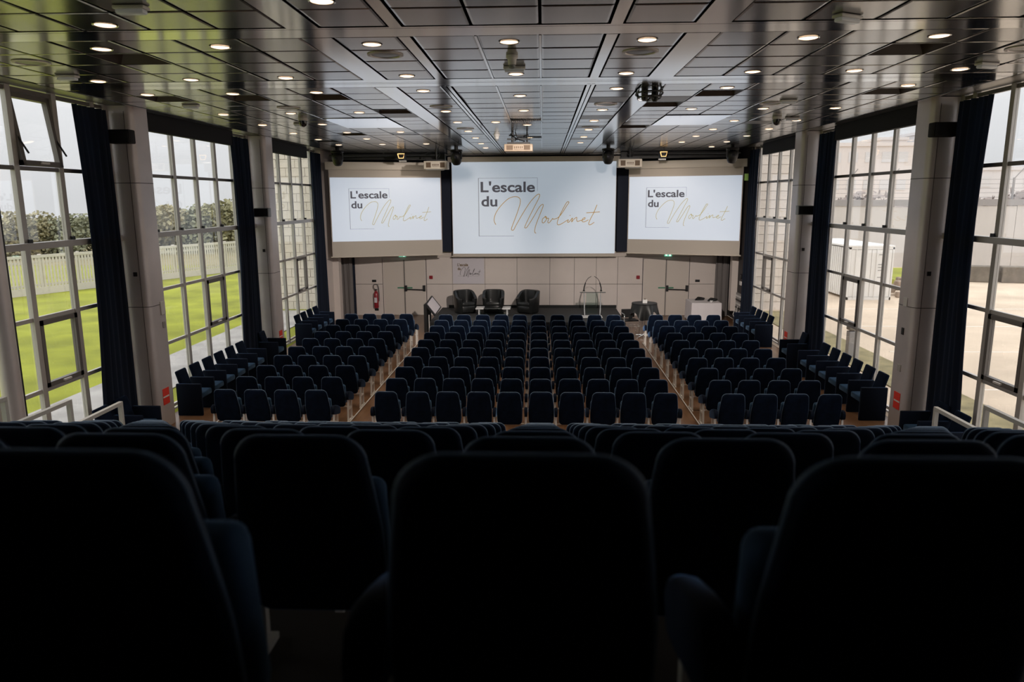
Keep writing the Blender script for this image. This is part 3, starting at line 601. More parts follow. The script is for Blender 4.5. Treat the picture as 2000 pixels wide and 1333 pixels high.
for sx in (-1, 1):
    m_ = thing('gooseneck_microphone', 'thin black gooseneck microphone on the %s of the lectern' % ['left', 'right'][(sx+1)//2], 'microphone', (1.76+sx*.3, 25.9, SZ+.90), 0, 'lectern microphones')
    MB().lathe([(.04, 0), (.035, .03), (.018, .06)], 12).obj('base', 'black', m_, 40); MB().tube([(0, 0, .05), (sx*.0, 0, .12), (-sx*.05, 0, .30)], .02, 8).obj('grip', 'black', m_, 40); MB().tube([(-sx*.05, 0, .30), (-sx*.07, 0, .36), (-sx*.14, 0, .46), (-sx*.25, 0, .53)], .010, 6).obj('neck', 'black', m_, 60)
t = thing('stage_monitor', 'tilted grey monitor on a black stand at the stage corner', 'monitor', (-3.75, 24.35, 0))
c0, c1, d0, d1 = Vector((-.14, -.05, .98)), Vector((.17, -.05, .58)), Vector((-.08, .95, 1.13)), Vector((.24, .95, .72)); nrm = Vector((.6, 0, .45)).normalized()*.05
MB().hexa([c0-nrm, c1-nrm, d1-nrm, d0-nrm], [c0, c1, d1, d0]).obj('housing', 'black', t); q = nrm*.06; e = .04
MB().hexa([c0*.92+d1*.08, c1*.92+d0*.08, d1*.92+c0*.08, d0*.92+c1*.08], [p+q for p in (c0*.92+d1*.08, c1*.92+d0*.08, d1*.92+c0*.08, d0*.92+c1*.08)]).obj('display', 'poster', t)  # display in pale grey, the screen's reflection put into its colour
B(-.22, -.12, -.06, .9, 0, .95).obj('stand', 'black', t); MB().tube([(-.05, -.04, 0), (-.05, -.04, .6)], .015, 8).obj('strut', 'silver', t)
# cocktail table, basket, chair, buffet table
t = thing('cocktail_table', 'chrome pedestal of the high table under a black cloth', 'table', (3.27, 23.6, 0))
MB().lathe([(.40, 1.08), (.41, 1.1), (.0, 1.11)], 28).obj('table_top', 'black', t, 40)
for sx in (-.045, .045): MB().tube([(sx, 0, .06), (sx, 0, 1.08)], .028, 12).obj('column', 'chrome', t, 40)
for i in range(4):
    a = PI/4+i*PI/2; MB().tube([(0, 0, .08), (.3*math.cos(a), .3*math.sin(a), .03)], .025, 8).obj('foot', 'chrome', t, 40)
mb = MB(); n = 72; L_ = 9
for j in range(L_+1):
    f = j/L_
    for i in range(n):
        a = 2*PI*i/n; fold = math.sin(9*a+.7)*.5+math.sin(5*a+1.3)*.5; r = .40+(.06+.10*fold)*f**1.2; hem = .70-.15*math.sin(4*a+2.2)-.05*fold
        mb.v.append((r*math.cos(a), r*math.sin(a), 1.115-(1.115-hem)*f))
for j in range(L_):
    for i in range(n): mb.f.append((j*n+i, j*n+(i+1) % n, (j+1)*n+(i+1) % n, (j+1)*n+i))
mb.v.append((0, 0, 1.12)); mb.f += [(i, (i+1) % n, len(mb.v)-1) for i in range(n)]
o = mb.obj('tablecloth', 'cloth_black', None, 60, loc=(3.27, 23.6, 0)); tag(o, 'black satin cloth draped over the high round table', 'tablecloth')
t = thing('note_card', 'small white card box on the black high table', 'card', (3.27, 23.5, 1.12)); B(-.07, .07, -.03, .03, 0, .11).obj('card', 'white_lacquer', t); MB().tube([(0, 0, .11), (0, 0, .15)], .03, 8).obj('top', 'concrete', t)
t = thing('wire_basket', 'round wire basket on the floor beside the high table', 'basket', (2.93, 23.3, 0))
for z, r in ((.42, .19), (.02, .14)): MB().tube([(r*math.cos(a*PI/12), r*math.sin(a*PI/12), z) for a in range(25)], .006, 6).obj('hoop', 'chrome', t, 60)
for i in range(14): a = 2*PI*i/14; MB().tube([(.14*math.cos(a), .14*math.sin(a), .02), (.19*math.cos(a), .19*math.sin(a), .42)], .0035, 5).obj('wire', 'chrome', t)
t = thing('cantilever_chair', 'black chair with bent chrome arm behind the high table', 'chair', (2.9, 24.3, 0), .2)
MB().rbox(-.24, .24, -.22, .22, .42, .47, .02).obj('seat', 'black', t); MB().rbox(-.23, .23, .2, .24, .5, .78, .015).obj('backrest', 'black', t)
for sx in (-.26, .26): MB().tube([(sx, .22, .03), (sx, -.22, .03), (sx, -.24, .3), (sx, -.22, .66), (sx, .1, .68), (sx, .2, .68)], .013, 8).obj('arm_frame', 'chrome', t, 60)
t = thing('buffet_table', 'folding table under the white cloth at the right stage end', 'table', (5.82, 26.75, 0))
B(-.5, .5, -.55, .55, .70, .73).obj('table_top', 'white_lacquer', t)
for sx in (-.45, .45):
    for sy in (-.5, .5): MB().tube([(sx, sy, 0), (sx, sy, .7)], .02, 8).obj('leg', 'silver', t)
mb = MB(); ring_pts = []
for (xa, ya, xb, yb, n_) in ((-.52, -.57, .52, -.57, 14), (.52, -.57, .52, .57, 14), (.52, .57, -.52, .57, 14), (-.52, .57, -.52, -.57, 14)):
    for i in range(n_): u = i/n_; ring_pts.append((xa+(xb-xa)*u, ya+(yb-ya)*u))
n = len(ring_pts)
for f, z in ((0, .745), (.2, .7), (.6, .35), (1, .06)):
    for i, (x, y) in enumerate(ring_pts): k = 1+f*(.04+.025*math.sin(i*1.35)); mb.v.append((x*k, y*k, z))
for j in range(3):
    for i in range(n): mb.f.append((j*n+i, j*n+(i+1) % n, (j+1)*n+(i+1) % n, (j+1)*n+i))
mb.f.append(tuple(range(n)))
o = mb.obj('tablecloth', 'cloth_white', None, 50, loc=(5.82, 26.75, 0)); tag(o, 'white cloth hanging over the buffet table to the floor', 'tablecloth')
for k, (x, y) in enumerate(((5.72, 26.95), (6.12, 26.7))):
    m = MB()
    for i in range(4): m.tube([(.16*math.cos(a*.7+i)*(1-.1*i)+.02*i, .09*math.sin(a*.7+i*.5), .02+.025*i+.01*math.sin(a)) for a in range(10)], .014, 6)
    tag(m.obj('cable_bundle', 'black', None, 60, loc=(x, y, .745)), 'coiled black cables on the white table, %s bundle' % ['left', 'right'][k], 'cables', 'cable bundles')
tag(MB().lathe([(.03, 0), (.05, .02), (.055, .07), (.05, .07)], 14).obj('cup', 'white_lacquer', None, 40, loc=(6.02, 26.35, .745)), 'small white cup on the front of the white table', 'cup')

# ------------------------------------------------------------------ projectors, lanterns, rig
def projector(label, x, y, z, rz, m, w_, d_, h_, px_):
    t = thing('projector', label, 'projector', (x, y, z), rz, 'ceiling projectors')
    MB().rbox(-w_/2, w_/2, -d_/2, d_/2, -h_/2, h_/2, .02).obj('body', m, t, 40)
    for s, q in ((-1, .30), (1, .30)):
        B(s*w_*q-.075, s*w_*q+.075, -d_/2-.006, -d_/2+.01, -h_*.32, h_*.32).obj('vent', 'projector_vent', t)
    m_ = MB()
    for i in range(5): m_.box(-.1+i*.045, -.075+i*.045, -d_/2-.005, -d_/2+.01, -.02, .03)
    m_.box(-.1, .12, -d_/2-.005, -d_/2+.01, -.05, -.04); m_.obj('socket_row', 'projector_vent', t)
    MB().tube([(0, d_/2-.02, 0), (0, d_/2+.08, 0)], .06, 14).obj('lens_barrel', 'black', t, 40)
    top = CZ-z
    B(-w_*.4, w_*.4, -d_*.3, d_*.3, h_/2, h_/2+.05).obj('mount_plate', 'black', t); MB().tube([(px_, 0, h_/2+.04), (px_, 0, top)], .03, 10).obj('drop_pole', 'black', t, 40)
    MB().tube([(px_+.06, 0, top), (px_+.12, -.04, top*.6), (px_+.05, -.05, h_/2+.08)], .012, 6).obj('cable', 'black', t, 60)
    return t
projector('cream projector hung before the gap left of the middle screen', -3.38, 24.0, 5.47, 0, 'projector_white', .74, .55, .25, 0)
projector('cream projector hung before the gap right of the middle screen', 2.72, 24.0, 5.49, 0, 'projector_white', .74, .55, .25, .02)
t = projector('largest cream projector hung in the middle of the ceiling', -.58, 18.3, 5.60, 0, 'projector', .68, .62, .17, -.15)
MB().tube([(.2, 0, .1), (.2, 0, .39)], .018, 8).obj('drop_pole', 'black', t); B(-.28, .28, -.03, .03, .20, .235).obj('cross_bar', 'black', t); B(-.24, .24, .1, .13, .30, .33).obj('cross_bar', 'black', t)
MB().tube([(-.2, -.05, .34), (-.05, -.08, .22), (.15, -.06, .16), (.02, -.05, .11)], .015, 6).obj('cable', 'black', t, 60); MB().tube([(.22, -.05, .32), (.05, -.08, .24)], .01, 6).obj('cable', 'black', t)
def moving_head(label, x):
    t = thing('moving_head', label, 'stage light', (x, 23.6, CZ), 0, 'black moving head lights')
    MB().lathe([(.06, 0), (.06, -.05), (.19, -.07), (.2, -.12), (.15, -.15)], 20).obj('base', 'black', t, 40)
    for s in (-1, 1): MB().rbox(s*.15-.025, s*.15+.025, -.06, .06, -.36, -.12, .015).obj('yoke_arm', 'black', t)
    MB().lathe([(.0, .22), (.09, .2), (.155, .1), (.165, 0), (.15, -.12), (.11, -.19), (.0, -.2)], 20).xf(Matrix.Translation((0, 0, -.33)) @ Matrix.Rotation(.35, 4, 'X')).obj('head', 'black', t, 60)
    MB().lathe([(.05, 0), (.045, .015), (0, .02)], 14).xf(Matrix.Translation((.0, -.165, -.31)) @ Matrix.Rotation(PI/2, 4, 'X')).obj('lens', 'lens', t, 40)
for x, lb in ((-6.45, 'by the left windows'), (-2.70, 'left of the middle screen'), (2.02, 'right of the middle screen'), (5.82, 'by the right windows')): moving_head('black moving head stage light ' + lb, x)
def lantern(label, x, y, sign):
    t = thing('stage_lantern', label, 'stage light', (x, y, CZ-.1), 0, 'stage wash lanterns')
    B(-.02, .02, -.02, .02, -.02, .1).obj('clamp', 'black', t); MB().rbox(-.12, .12, -.02, .26, -.22, -.02, .02).obj('housing', 'black', t)
    MB().tube([(-.11, -.03, -.02), (-.07, -.03, -.16), (.07, -.03, -.16), (.11, -.03, -.02), (-.11, -.03, -.02)], .016, 6).obj('glowing_trim', 'lantern', t, 60)
    B(-.12, .12, .24, .30, -.26, -.22).obj('barn_door', 'silver', t)
    L = bpy.data.lights.new('lantern_beam', 'SPOT'); L.energy = WASH_W; L.color = (1, .86, .74); L.spot_size = math.radians(112); L.spot_blend = .7; L.shadow_soft_size = .2
    lo = put('lantern_beam', L, t, loc=(0, .32, -.16)); lo.rotation_euler = (math.radians(38), 0, sign*math.radians(-8))
lantern('orange trimmed stage lantern above the left screen', -4.62, 24.6, -1); lantern('orange trimmed stage lantern above the right screen', 3.88, 24.6, 1)
t = thing('lighting_rig', 'black caged cluster of cables and lamps under the right beam', 'lighting rig', (1.6, 11.7, CZ))
MB().tube([(.17*math.cos(a*PI/8), .3*math.sin(a*PI/8), -.10) for a in range(17)], .012, 6).obj('hoop', 'black', t, 60); MB().tube([(.2*math.cos(a*PI/8), .36*math.sin(a*PI/8), -.04) for a in range(17)], .012, 6).obj('hoop', 'black', t, 60)
for i in range(8): a = i*PI/4; MB().tube([(.2*math.cos(a), .36*math.sin(a), -.0), (.17*math.cos(a), .3*math.sin(a), -.10)], .01, 6).obj('cage_bar', 'black', t)
for x, y in ((-.08, -.1), (.09, .02)): MB().lathe([(.05, 0), (.05, -.12), (.03, -.15)], 12).obj('lamp_can', 'black', t, 40, loc=(x, y, 0))
for x_, tx in ((-.08, -5.0), (.09, 4.3)):  # fill beams added at the rig to light the stage wall and screens
    L = bpy.data.lights.new('added_fill_beam', 'SPOT'); L.energy = FILL_W; L.color = (1, .90, .82); L.spot_size = math.radians(36); L.spot_blend = .6; L.shadow_soft_size = .12
    lo = put('added_fill_beam', L, t, loc=(x_, .05, -.17)); lo.rotation_euler = Vector((tx-1.6, 28-11.7, 1.6-(CZ-.17))).to_track_quat('-Z', 'Y').to_euler()
MB().tube([(-.1, .1, -.02), (.0, .15, -.1), (.1, .1, -.05), (.05, -.1, -.12), (-.12, -.2, -.06)], .014, 6).obj('cable', 'black', t, 60)
B(-7.3, -3.6, 25.2, 25.26, CZ-.14, CZ-.08)
for k, (a, b) in enumerate(((-7.2, -3.5), (2.8, 6.5))):
    t = thing('lighting_bar', 'black lighting bar under the ceiling before the %s screen' % ['left', 'right'][k], 'bar', ((a+b)/2, 25.3, CZ), 0, 'lighting bars'); h_ = (b-a)/2
    MB().tube([(-h_, 0, -.12), (h_, 0, -.12)], .028, 10).obj('bar', 'black', t, 40)
    for q in (-.8, 0, .8): MB().tube([(q*h_, 0, -.12), (q*h_, 0, 0)], .012, 6).obj('hanger', 'black', t)
    o = B(a-.1, b+.1, 26.2, 26.5, CZ-.22, CZ-.02).obj('screen_recess', 'black'); tag(o, 'black ceiling recess above the %s screen' % ['left', 'right'][k], 'recess', 'screen recesses')

# ------------------------------------------------------------------ chairs
def back_mesh():
    zt, zb = .95, .30; n_c = 9; out = []
    def hw(z):
        u = (z-zb)/(zt-zb); return .195+.035*math.sin(PI*min(1, max(0, u*.62+.26)))-.018*max(0, u-.5)*2
    r = .085
    pts = []
    def corner(cx_, cz, a0, a1, rr):
        for i in range(n_c): a = a0+(a1-a0)*i/(n_c-1); pts.append((cx_+rr*math.cos(a), cz+rr*math.sin(a)))
    # right side going up, top, left side, bottom
    rb = .07
    corner(hw(zb+rb)-rb, zb+rb, -PI/2, 0, rb)
    for i in range(1, 8): z = zb+rb+(zt-r-zb-rb)*i/8; pts.append((hw(z), z))
    corner(hw(zt-r)-r, zt-r, 0, PI/2, r)
    half = pts; pts = half+[(-x, z) for x, z in reversed(half)]
    n = len(pts); prof = [(0.0, -.036, .022), (.35, -.040, .006), (.75, -.034, 0), (1.0, -.012, -.0), (1.0, .012, 0), (.75, .034, 0), (.35, .048, .008), (0, .052, .025)]
    rings = []; c = (0, (zt+zb)/2)
    spec = [(.030, -.040), (.012, -.034), (.003, -.022), (0, -.008), (0, .010), (.004, .024), (.014, .036), (.035, .044)]
    m = MB()
    for ins, y in spec:
        for x, z in pts:
            L = math.hypot(x-c[0], z-c[1]); k = (L-ins*1.2)/L; xx, zz = c[0]+(x-c[0])*k, c[1]+(z-c[1])*k
            m.v.append((xx, y+(zt-zz)*.21+.03*(xx/.2)**2*0, zz))
    for j in range(len(spec)-1):
        for i in range(n): m.f.append((j*n+i, j*n+(i+1) % n, (j+1)*n+(i+1) % n, (j+1)*n+i))
    # caps with an inner ring so the faces dome
    for base, y, sgn in ((0, -.047, 1), ((len(spec)-1)*n, .054, -1)):
        k0 = len(m.v)
        for i in range(n):
            x, z = pts[i]; xx, zz = x*.6, c[1]+(z-c[1])*.7; m.v.append((xx, y+(zt-zz)*.21, zz))
        for i in range(n): m.f.append((base+i, base+(i+1) % n, k0+(i+1) % n, k0+i))
        m.f.append(tuple(k0+i for i in range(n)))
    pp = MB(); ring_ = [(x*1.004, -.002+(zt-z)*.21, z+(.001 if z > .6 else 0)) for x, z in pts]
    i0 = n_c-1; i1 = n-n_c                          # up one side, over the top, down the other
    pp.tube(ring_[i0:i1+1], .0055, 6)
    return m.mesh('backrest', 'velvet', 75), pp.mesh('rim_lit_piping', 'rim_lit_piping', 60)
ME_back, ME_pipe = back_mesh()
ME_seat = MB().rbox(-.228, .228, -.055, .055, -.20, .20, .04, 4).xf(Matrix.Translation((0, .185, .553)) @ Matrix.Rotation(math.radians(9), 4, 'X')).mesh('seat', 'velvet_window_lit', 60)
def arm_mesh():
    m = MB(); n = 10; prof = []
    for i in range(n+1): a = PI*i/n; prof.append((-.030*math.cos(a), .018*math.sin(a)))
    sec = [(.04, .55, .06), (.06, .595, .13), (.12, .61, .16), (.24, .58, .16), (.36, .54, .15), (.44, .50, .12), (.47, .46, .06)]
    for y, z, d in sec:
        for x, dz in prof: m.v.append((x, y, z+dz))
        m.v.append((.026, y, z-d)); m.v.append((-.026, y, z-d))
    k = n+3
    for j in range(len(sec)-1):
        for i in range(k): m.f.append((j*k+i, j*k+(i+1) % k, (j+1)*k+(i+1) % k, (j+1)*k+i))
    m.f.append(tuple(range(k))); m.f.append(tuple((len(sec)-1)*k+i for i in range(k)))
    return m.mesh('armrest', 'velvet_side', 60)
ME_arm = arm_mesh()
def frame_mesh():
    m = MB()
    m.box(-.018, .018, .30, .335, .02, .45); m.hexa([(-.018, .05, .02), (.018, .05, .02), (.018, .08, .02), (-.018, .08, .02)], [(-.018, .10, .45), (.018, .10, .45), (.018, .13, .45), (-.018, .13, .45)])
    m.box(-.016, .016, .02, .42, 0, .025); m.box(-.014, .014, .08, .32, .24, .265)
    return m.mesh('side_frame', 'silver')
ME_frame = frame_mesh()
ME_link = B(-.262, .262, .29, .315, .245, .27).mesh('link_bar', 'silver')
def chair(name, label, x, y, z, group, rarm=False, jit=0):
    t = thing(name, label, 'chair', (x, y, z), random.gauss(0, jit), group)
    bk = put('backrest', ME_back, t); put('rim_lit_piping', ME_pipe, bk); put('seat', ME_seat, t); put('link_bar', ME_link, t)
    for sx in ((-.283, .283) if rarm else (-.283,)):
        put('armrest', ME_arm, t, loc=(sx, 0, 0)); put('side_frame', ME_frame, t, loc=(sx, 0, 0))
    return t
blocks = [('left', [-5.89, -5.325, -4.755, -4.185], 13.05, 1.021), ('middle', [-2.86+.5665*i for i in range(10)], 12.98, 1.012), ('right', [3.43, 4.0, 4.57, 5.14], 12.95, 1.02)]
for bn, xs, y0, dy in blocks:
    for k in range(10):
        sh = -.09*k/9 if bn == 'middle' else 0
        for i, x in enumerate(xs):
            chair('theatre_chair', 'navy chair in %s floor block, %s row from stage, %s seat from left' % (bn, ORD[9-k], ORD[i]), x+sh+random.gauss(0, .006), y0+dy*k+random.gauss(0, .008), 0, 'navy chairs in rows on the hall floor', i == len(xs)-1, .008)
for k, x in enumerate((-3.86, 3.10)):
    m = MB(); m.tube([(x, 12.9, .02), (x, 22.5, .02)], .012, 8)
    o = m.obj('floor_rail', 'silver', None, 40); tag(o, 'thin silver floor rail along the %s aisle' % ['left', 'right'][k], 'rail', 'aisle floor rails')
# ------------------------------------------------------------------ raised tiers
TY = lambda n: 1.10+1.02*(n-1)
TZ = lambda n: 4.003-.31*(n-1)-.95
tr = thing('seating_tiers', 'dark stepped platform of the raised seating', 'tribune')
for n in range(1, 10):
    y0 = TY(n)-.42; B(-5.68, 5.08, y0, y0+1.02, 0, TZ(n)).obj('step', 'tier', tr)
B(-5.68, 5.08, -2.9, TY(1)-.42, 0, TZ(1)).obj('top_landing', 'tier', tr)
for n in range(1, 10):
    y = TY(n)
    for side in (-1, 1):
        for i in range(9):
            x = -.685-.565*i if side < 0 else -.03+.555*i
            if n == 1: x = (-.78-.6*i) if side < 0 else (-.035+.63*i)
            if n == 2: x = (-.74-.565*i) if side < 0 else (-.03+.585*i)
            if abs(x-.04*y*0) > .765*y+.35: continue
            if n > 1: x += random.gauss(0, .004)
            chair('theatre_chair', 'navy chair on raised tiers, %s tier from top, %s seat %s of centre' % (ORD[n-1], ORD[i], SN[side]), x, y, TZ(n), 'navy chairs on the raised tiers', i == 8)
def guard(x, n, side, nm):
    y1 = TY(n)+.0; z = TZ(n)+1.21; t = thing('guard_rail', 'pale metal guard rail beside the tiers, %s' % nm, 'railing', (x, y1, 0), 0, 'guard rails beside the tiers')
    z0 = TZ(n)
    B(-.025, .025, -.98, 0, z-.045, z).obj('top_rail', 'rail_paint', t); B(-.025, .025, -.045, 0, z0-.1, z-.04).obj('post', 'rail_paint', t); B(-.025, .025, -.98, -.935, z0-.1, z-.04).obj('post', 'rail_paint', t)
    B(-.02, .02, -.96, -.02, z-.34, z-.305).obj('mid_rail', 'rail_paint', t); B(-.02, .02, -.96, -.02, z-.65, z-.615).obj('mid_rail', 'rail_paint', t)
for n, nm in ((9, 'lowest on the left'), (8, 'second lowest on the left'), (7, 'third lowest on the left')): guard(-5.6, n, -1, nm)
for n, nm in ((9, 'lowest on the right'), (8, 'second lowest on the right'), (7, 'third lowest on the right')): guard(5.0, n, 1, nm)

# ------------------------------------------------------------------ fold-up seats along the windows
ME_wp = MB().rbox(-.25, .27, -.035, .035, 0, .68, .015).mesh('side_panel', 'velvet_side', 40)
ME_wb = MB().rbox(-.035, .035, -.20, .20, -.28, .22, .03, 3).xf(Matrix.Translation((-.24, 0, .70)) @ Matrix.Rotation(math.radians(-16), 4, 'Y')).mesh('backrest', 'velvet', 50)
ME_ws = MB().rbox(-.22, .23, -.26, .26, .34, .46, .03, 3).mesh('seat', 'velvet_window_lit', 50)
def window_seat(side, y, last, label):
    x = mx(-7.32, side); t = thing('window_seat', label, 'seat', (x, y, 0), 0 if side < 0 else PI, 'navy seats along the windows')
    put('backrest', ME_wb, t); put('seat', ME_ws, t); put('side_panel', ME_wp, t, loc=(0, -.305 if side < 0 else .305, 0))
    if last: put('side_panel', ME_wp, t, loc=(0, .305 if side < 0 else -.305, 0))
for side in (-1, 1):
    for bay, ys in (('first', [11.95, 12.56]), ('middle', [14.83+.612*i for i in range(6)]), ('last', [21.98+.62*i+.3 for i in range(4)])):
        for i, y in enumerate(ys):
            window_seat(side, y, i == len(ys)-1, 'navy fold-up seat under the %s window of the %s wall, %s from the viewer' % (bay, SN[side], ORD[i]))
    window_seat(side, 19.35, True, 'single navy fold-up seat by the distant %s column' % SN[side])

# ------------------------------------------------------------------ outside left
F0, F1 = Vector((-26.6, 29.5, 0)), Vector((-18.4, 49.5, 0)); FD = (F1-F0).normalized(); FL = (F1-F0).length
t = thing('picket_fence', 'white picket fence along the far edge of the lawn', 'fence', F0, math.atan2(FD.y, FD.x))
n_p = int(FL/.17); pk = MB()
for i in range(n_p): x = i*.17; pk.box(x, x+.10, -.012, .012, .05, 1.78)
pk.obj('picket_row', 'fence_white', t, kind='stuff')
for z in (.35, 1.45): B(0, FL, .012, .06, z, z+.11).obj('rail', 'fence_white', t)
B(0, FL, -.03, .05, 1.72, 1.86).obj('cap_rail', 'fence_white', t); B(0, FL, -.02, .04, -.05, .30).obj('gravel_board', 'fence_white', t)
for i in range(12): B(i*FL/11-.06, i*FL/11+.06, .03, .15, -.05, 1.9).obj('post', 'fence_white', t)
def tree(x, y, h, r, m, label, group, leaves=5500):
    rnd = random.Random(int(x*13+y*7)); t = thing('tree', label, 'tree', (x, y, -.06), 0, group)
    MB().tube([(0, 0, 0), (.1, .05, h*.4), (-.05, 0, h*.75)], [.14, .1, .04], 7).obj('trunk', 'bark', t, 60)
    mb = MB(); lobes = [(rnd.uniform(-.6, .6)*r, rnd.uniform(-.5, .5)*r, h*rnd.uniform(.16, .72), r*rnd.uniform(.45, .7)) for _ in range(13)]
    for i in range(leaves):
        cx_, cy_, cz, cr = rnd.choice(lobes); d = Vector((rnd.gauss(0, 1), rnd.gauss(0, 1), rnd.gauss(0, 1))).normalized(); k = rnd.uniform(.55, 1)
        p = Vector((cx_, cy_, cz))+Vector((d.x*cr*k, d.y*cr*k, d.z*cr*.75*k)); p.z = max(.15, min(h, p.z)); a = Vector((rnd.gauss(0, 1), rnd.gauss(0, 1), rnd.gauss(0, .6))).normalized(); b = a.orthogonal().normalized(); s = rnd.uniform(.08, .18)*h/4
        mb.add([p-a*s-b*s*.6, p+a*s-b*s*.6, p+a*s+b*s*.6, p-a*s+b*s*.6], [(0, 1, 2, 3)])
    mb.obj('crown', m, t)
spec = [(-52, 46, 3.1), (-49, 50, 3.0), (-46.5, 52, 3.3), (-43.5, 54, 2.9), (-41, 57, 3.1), (-38.5, 59, 2.9), (-35.8, 61, 3.8), (-33.2, 62, 4.4), (-30.6, 64, 4.1), (-28, 65, 4.3), (-25.4, 66, 3.8), (-22.8, 67, 3.2), (-48, 44, 2.7), (-55, 42, 3.1)]
for k, (x, y, h) in enumerate(spec):
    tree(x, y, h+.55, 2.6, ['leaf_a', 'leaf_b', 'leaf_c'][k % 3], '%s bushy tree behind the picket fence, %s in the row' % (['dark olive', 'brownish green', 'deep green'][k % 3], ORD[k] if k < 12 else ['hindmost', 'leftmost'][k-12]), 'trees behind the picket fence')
# stone wings seen through the windows nearest the stage
def stone_wing(x0, x1, label):
    wl = tag(B(x0, x1, 30.05, 30.5, -.06, 8).obj('wall_wing', 'mortar'), label, 'wall', kind='structure')
    bw = (x1-x0)/5; bm_ = MB().box(-bw/2+.008, bw/2-.008, -.03, .03, -.161, .161).mesh('stone_block', 'stone')
    for j in range(21):
        for i in range(5):
            xx = x0+bw*(i+.5)+(bw*.5 if j % 2 else 0)
            if xx+bw/2 > x1+.01: continue
            put('stone_block', bm_, wl, loc=(xx, 30.04+random.uniform(-.006, .006), .1+.338*j))
stone_wing(-11.9, -8.0, 'pale stone block wing wall outside the left windows'); stone_wing(7.3, 11.3, 'pale stone block wing wall outside the right windows')
# ------------------------------------------------------------------ outside right
t = thing('shipping_container', 'white shipping container parked on the forecourt', 'container', (13.45, 33.0, -.06)); t.scale = (.78, 1, .9)
B(.06, 2.38, .06, 6.0, .12, 2.52).obj('body', 'container', t)
for sx in (0, 2.36): B(sx, sx+.08, 0, .1, 0, 2.6).obj('corner_post', 'container', t)
B(0, 2.44, 0, .1, 2.48, 2.6).obj('header', 'container', t); B(0, 2.44, 0, .1, 0, .14).obj('sill_beam', 'container', t); B(-.02, 2.46, -.02, 6.06, 2.58, 2.66).obj('roof', 'container', t)
for a, b in ((.1, 1.2), (1.24, 2.34)): B(a, b, .02, .06, .16, 2.46).obj('door', 'container', t)
for x in (.35, .95, 1.5, 2.1): MB().tube([(x, -.01, .1), (x, -.01, 2.5)], .022, 8).obj('lock_rod', 'container', t)
for i in range(26): B(-.0, .06, .15+i*.225, .27+i*.225, .14, 2.5).obj('corrugation', 'container', t)
m = MB()
for i, (w_, z) in enumerate(((.35, 2.2), (.5, 1.72), (.42, 1.58), (.55, 1.44), (.5, 1.1))): m.box(1.62, 1.62+w_*.7, .012, .02, z, z+.03)
m.obj('markings', 'container_mark', t)
hw_ = thing('boundary_wall', 'tall pale panelled boundary wall across the forecourt', 'wall', (0, 49, 0))
for i in range(16): B(12+2.6*i+.015, 12+2.6*i+2.585, 0, .18, -.06, 3.85+.1*math.sin(i)).obj('wall_panel', 'hoarding', hw_)
fn = thing('security_fence', 'barbed wire fence of angled posts on the boundary wall', 'fence', (0, 49.6, 0))
for i in range(17):
    x = 12+2.6*i; B(x-.05, x+.05, 0, .1, 0, 5.6).obj('post', 'post_grey', fn); MB().tube([(x, .05, 5.55), (x+.45, -.1, 6.2)], .035, 6).obj('post_arm', 'post_grey', fn)
for i in range(6): MB().tube([(12, .05, 4.1+.28*i), (54, .05, 4.1+.28*i)], .012, 4).obj('wire', 'post_grey', fn)
B(12, 54, -.05, .3, 3.85, 4.25).obj('coping', 'post_grey', hw_)
tag(B(12, 130, 49.8, 200, -.3, -.06).obj('ground_rear', 'forecourt'), 'bare ground behind the boundary wall', 'ground', kind='structure')
for k in range(11):
    x = 20+3.4*k; tree(x, 53.5, 5.4+.3*math.sin(k*2.1), 2.3, 'twig', 'bare brownish tree behind the boundary wall, %s from the hall' % ORD[k], 'bare trees behind the boundary wall', 1500)
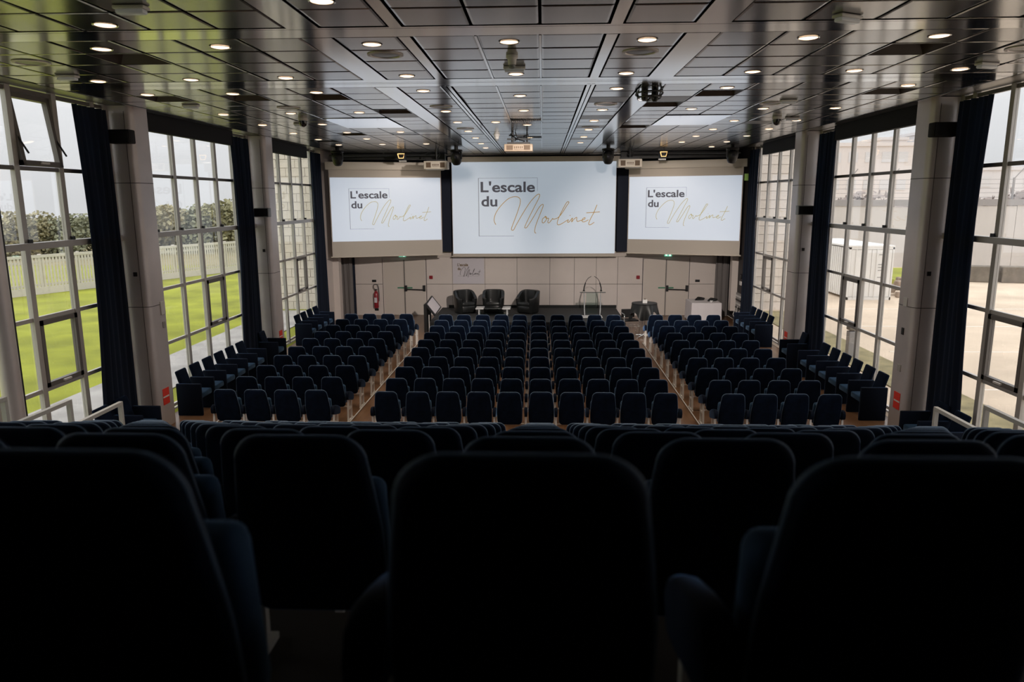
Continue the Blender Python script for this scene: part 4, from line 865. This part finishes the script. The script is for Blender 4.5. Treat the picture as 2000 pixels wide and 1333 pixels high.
def building(label, x, y, w_, d_, h, m, nx, nz):
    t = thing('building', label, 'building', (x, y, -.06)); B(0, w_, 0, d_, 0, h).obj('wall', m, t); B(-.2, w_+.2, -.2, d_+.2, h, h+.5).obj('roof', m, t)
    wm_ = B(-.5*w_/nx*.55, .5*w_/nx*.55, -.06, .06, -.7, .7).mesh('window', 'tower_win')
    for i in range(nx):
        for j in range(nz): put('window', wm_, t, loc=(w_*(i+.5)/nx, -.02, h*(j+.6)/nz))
building('long pale low block behind the boundary wall', 36, 110, 21, 14, 11.6, 'slab_building', 9, 3)
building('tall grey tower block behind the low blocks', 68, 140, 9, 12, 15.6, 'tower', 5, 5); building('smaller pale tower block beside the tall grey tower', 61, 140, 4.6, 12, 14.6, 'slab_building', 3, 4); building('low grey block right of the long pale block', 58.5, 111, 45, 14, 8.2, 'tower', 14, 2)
for k in range(6):
    o = MB().rbox(-.95, .95, -.4, .4, 0, .85, .05).obj('concrete_block', 'concrete', None, loc=(21.2+2.0*k, 41.0-.55*k, -.06)); o.rotation_euler = (0, 0, -.26+random.uniform(-.03, .03)); tag(o, 'weathered concrete barrier block on the forecourt, %s from the container' % ORD[k], 'block', 'concrete barrier blocks')
tag(B(17.6, 21, 37.5, 44, -.07, .35).obj('grass_bank', 'grass'), 'small green grass bank beyond the container', 'bank', kind='structure')
m = MB()
for i in range(40): a = Vector((random.gauss(0, .5), random.gauss(0, .4), 0)); s = random.uniform(.08, .22); h_ = max(.1, .8-a.length*.6)*random.uniform(.4, 1); m.rbox(a.x-s, a.x+s, a.y-s, a.y+s, h_-s, h_+s, .04, 1)
tag(m.obj('rubble', 'rubble', None, loc=(17.0, 34.8, 0)), 'heap of brown rubble beside the container', 'rubble', kind='stuff')
t = thing('litter_bin', 'grey post bin on the verge outside the middle right window', 'bin', (8.75, 20.9, -.06)); MB().rbox(-.11, .11, -.11, .11, 0, .75, .02).obj('body', 'post_grey', t); MB().rbox(-.12, .12, -.12, .12, .78, .98, .02).obj('hood', 'concrete', t); B(-.02, .02, -.02, .02, .7, .8).obj('neck', 'post_grey', t)
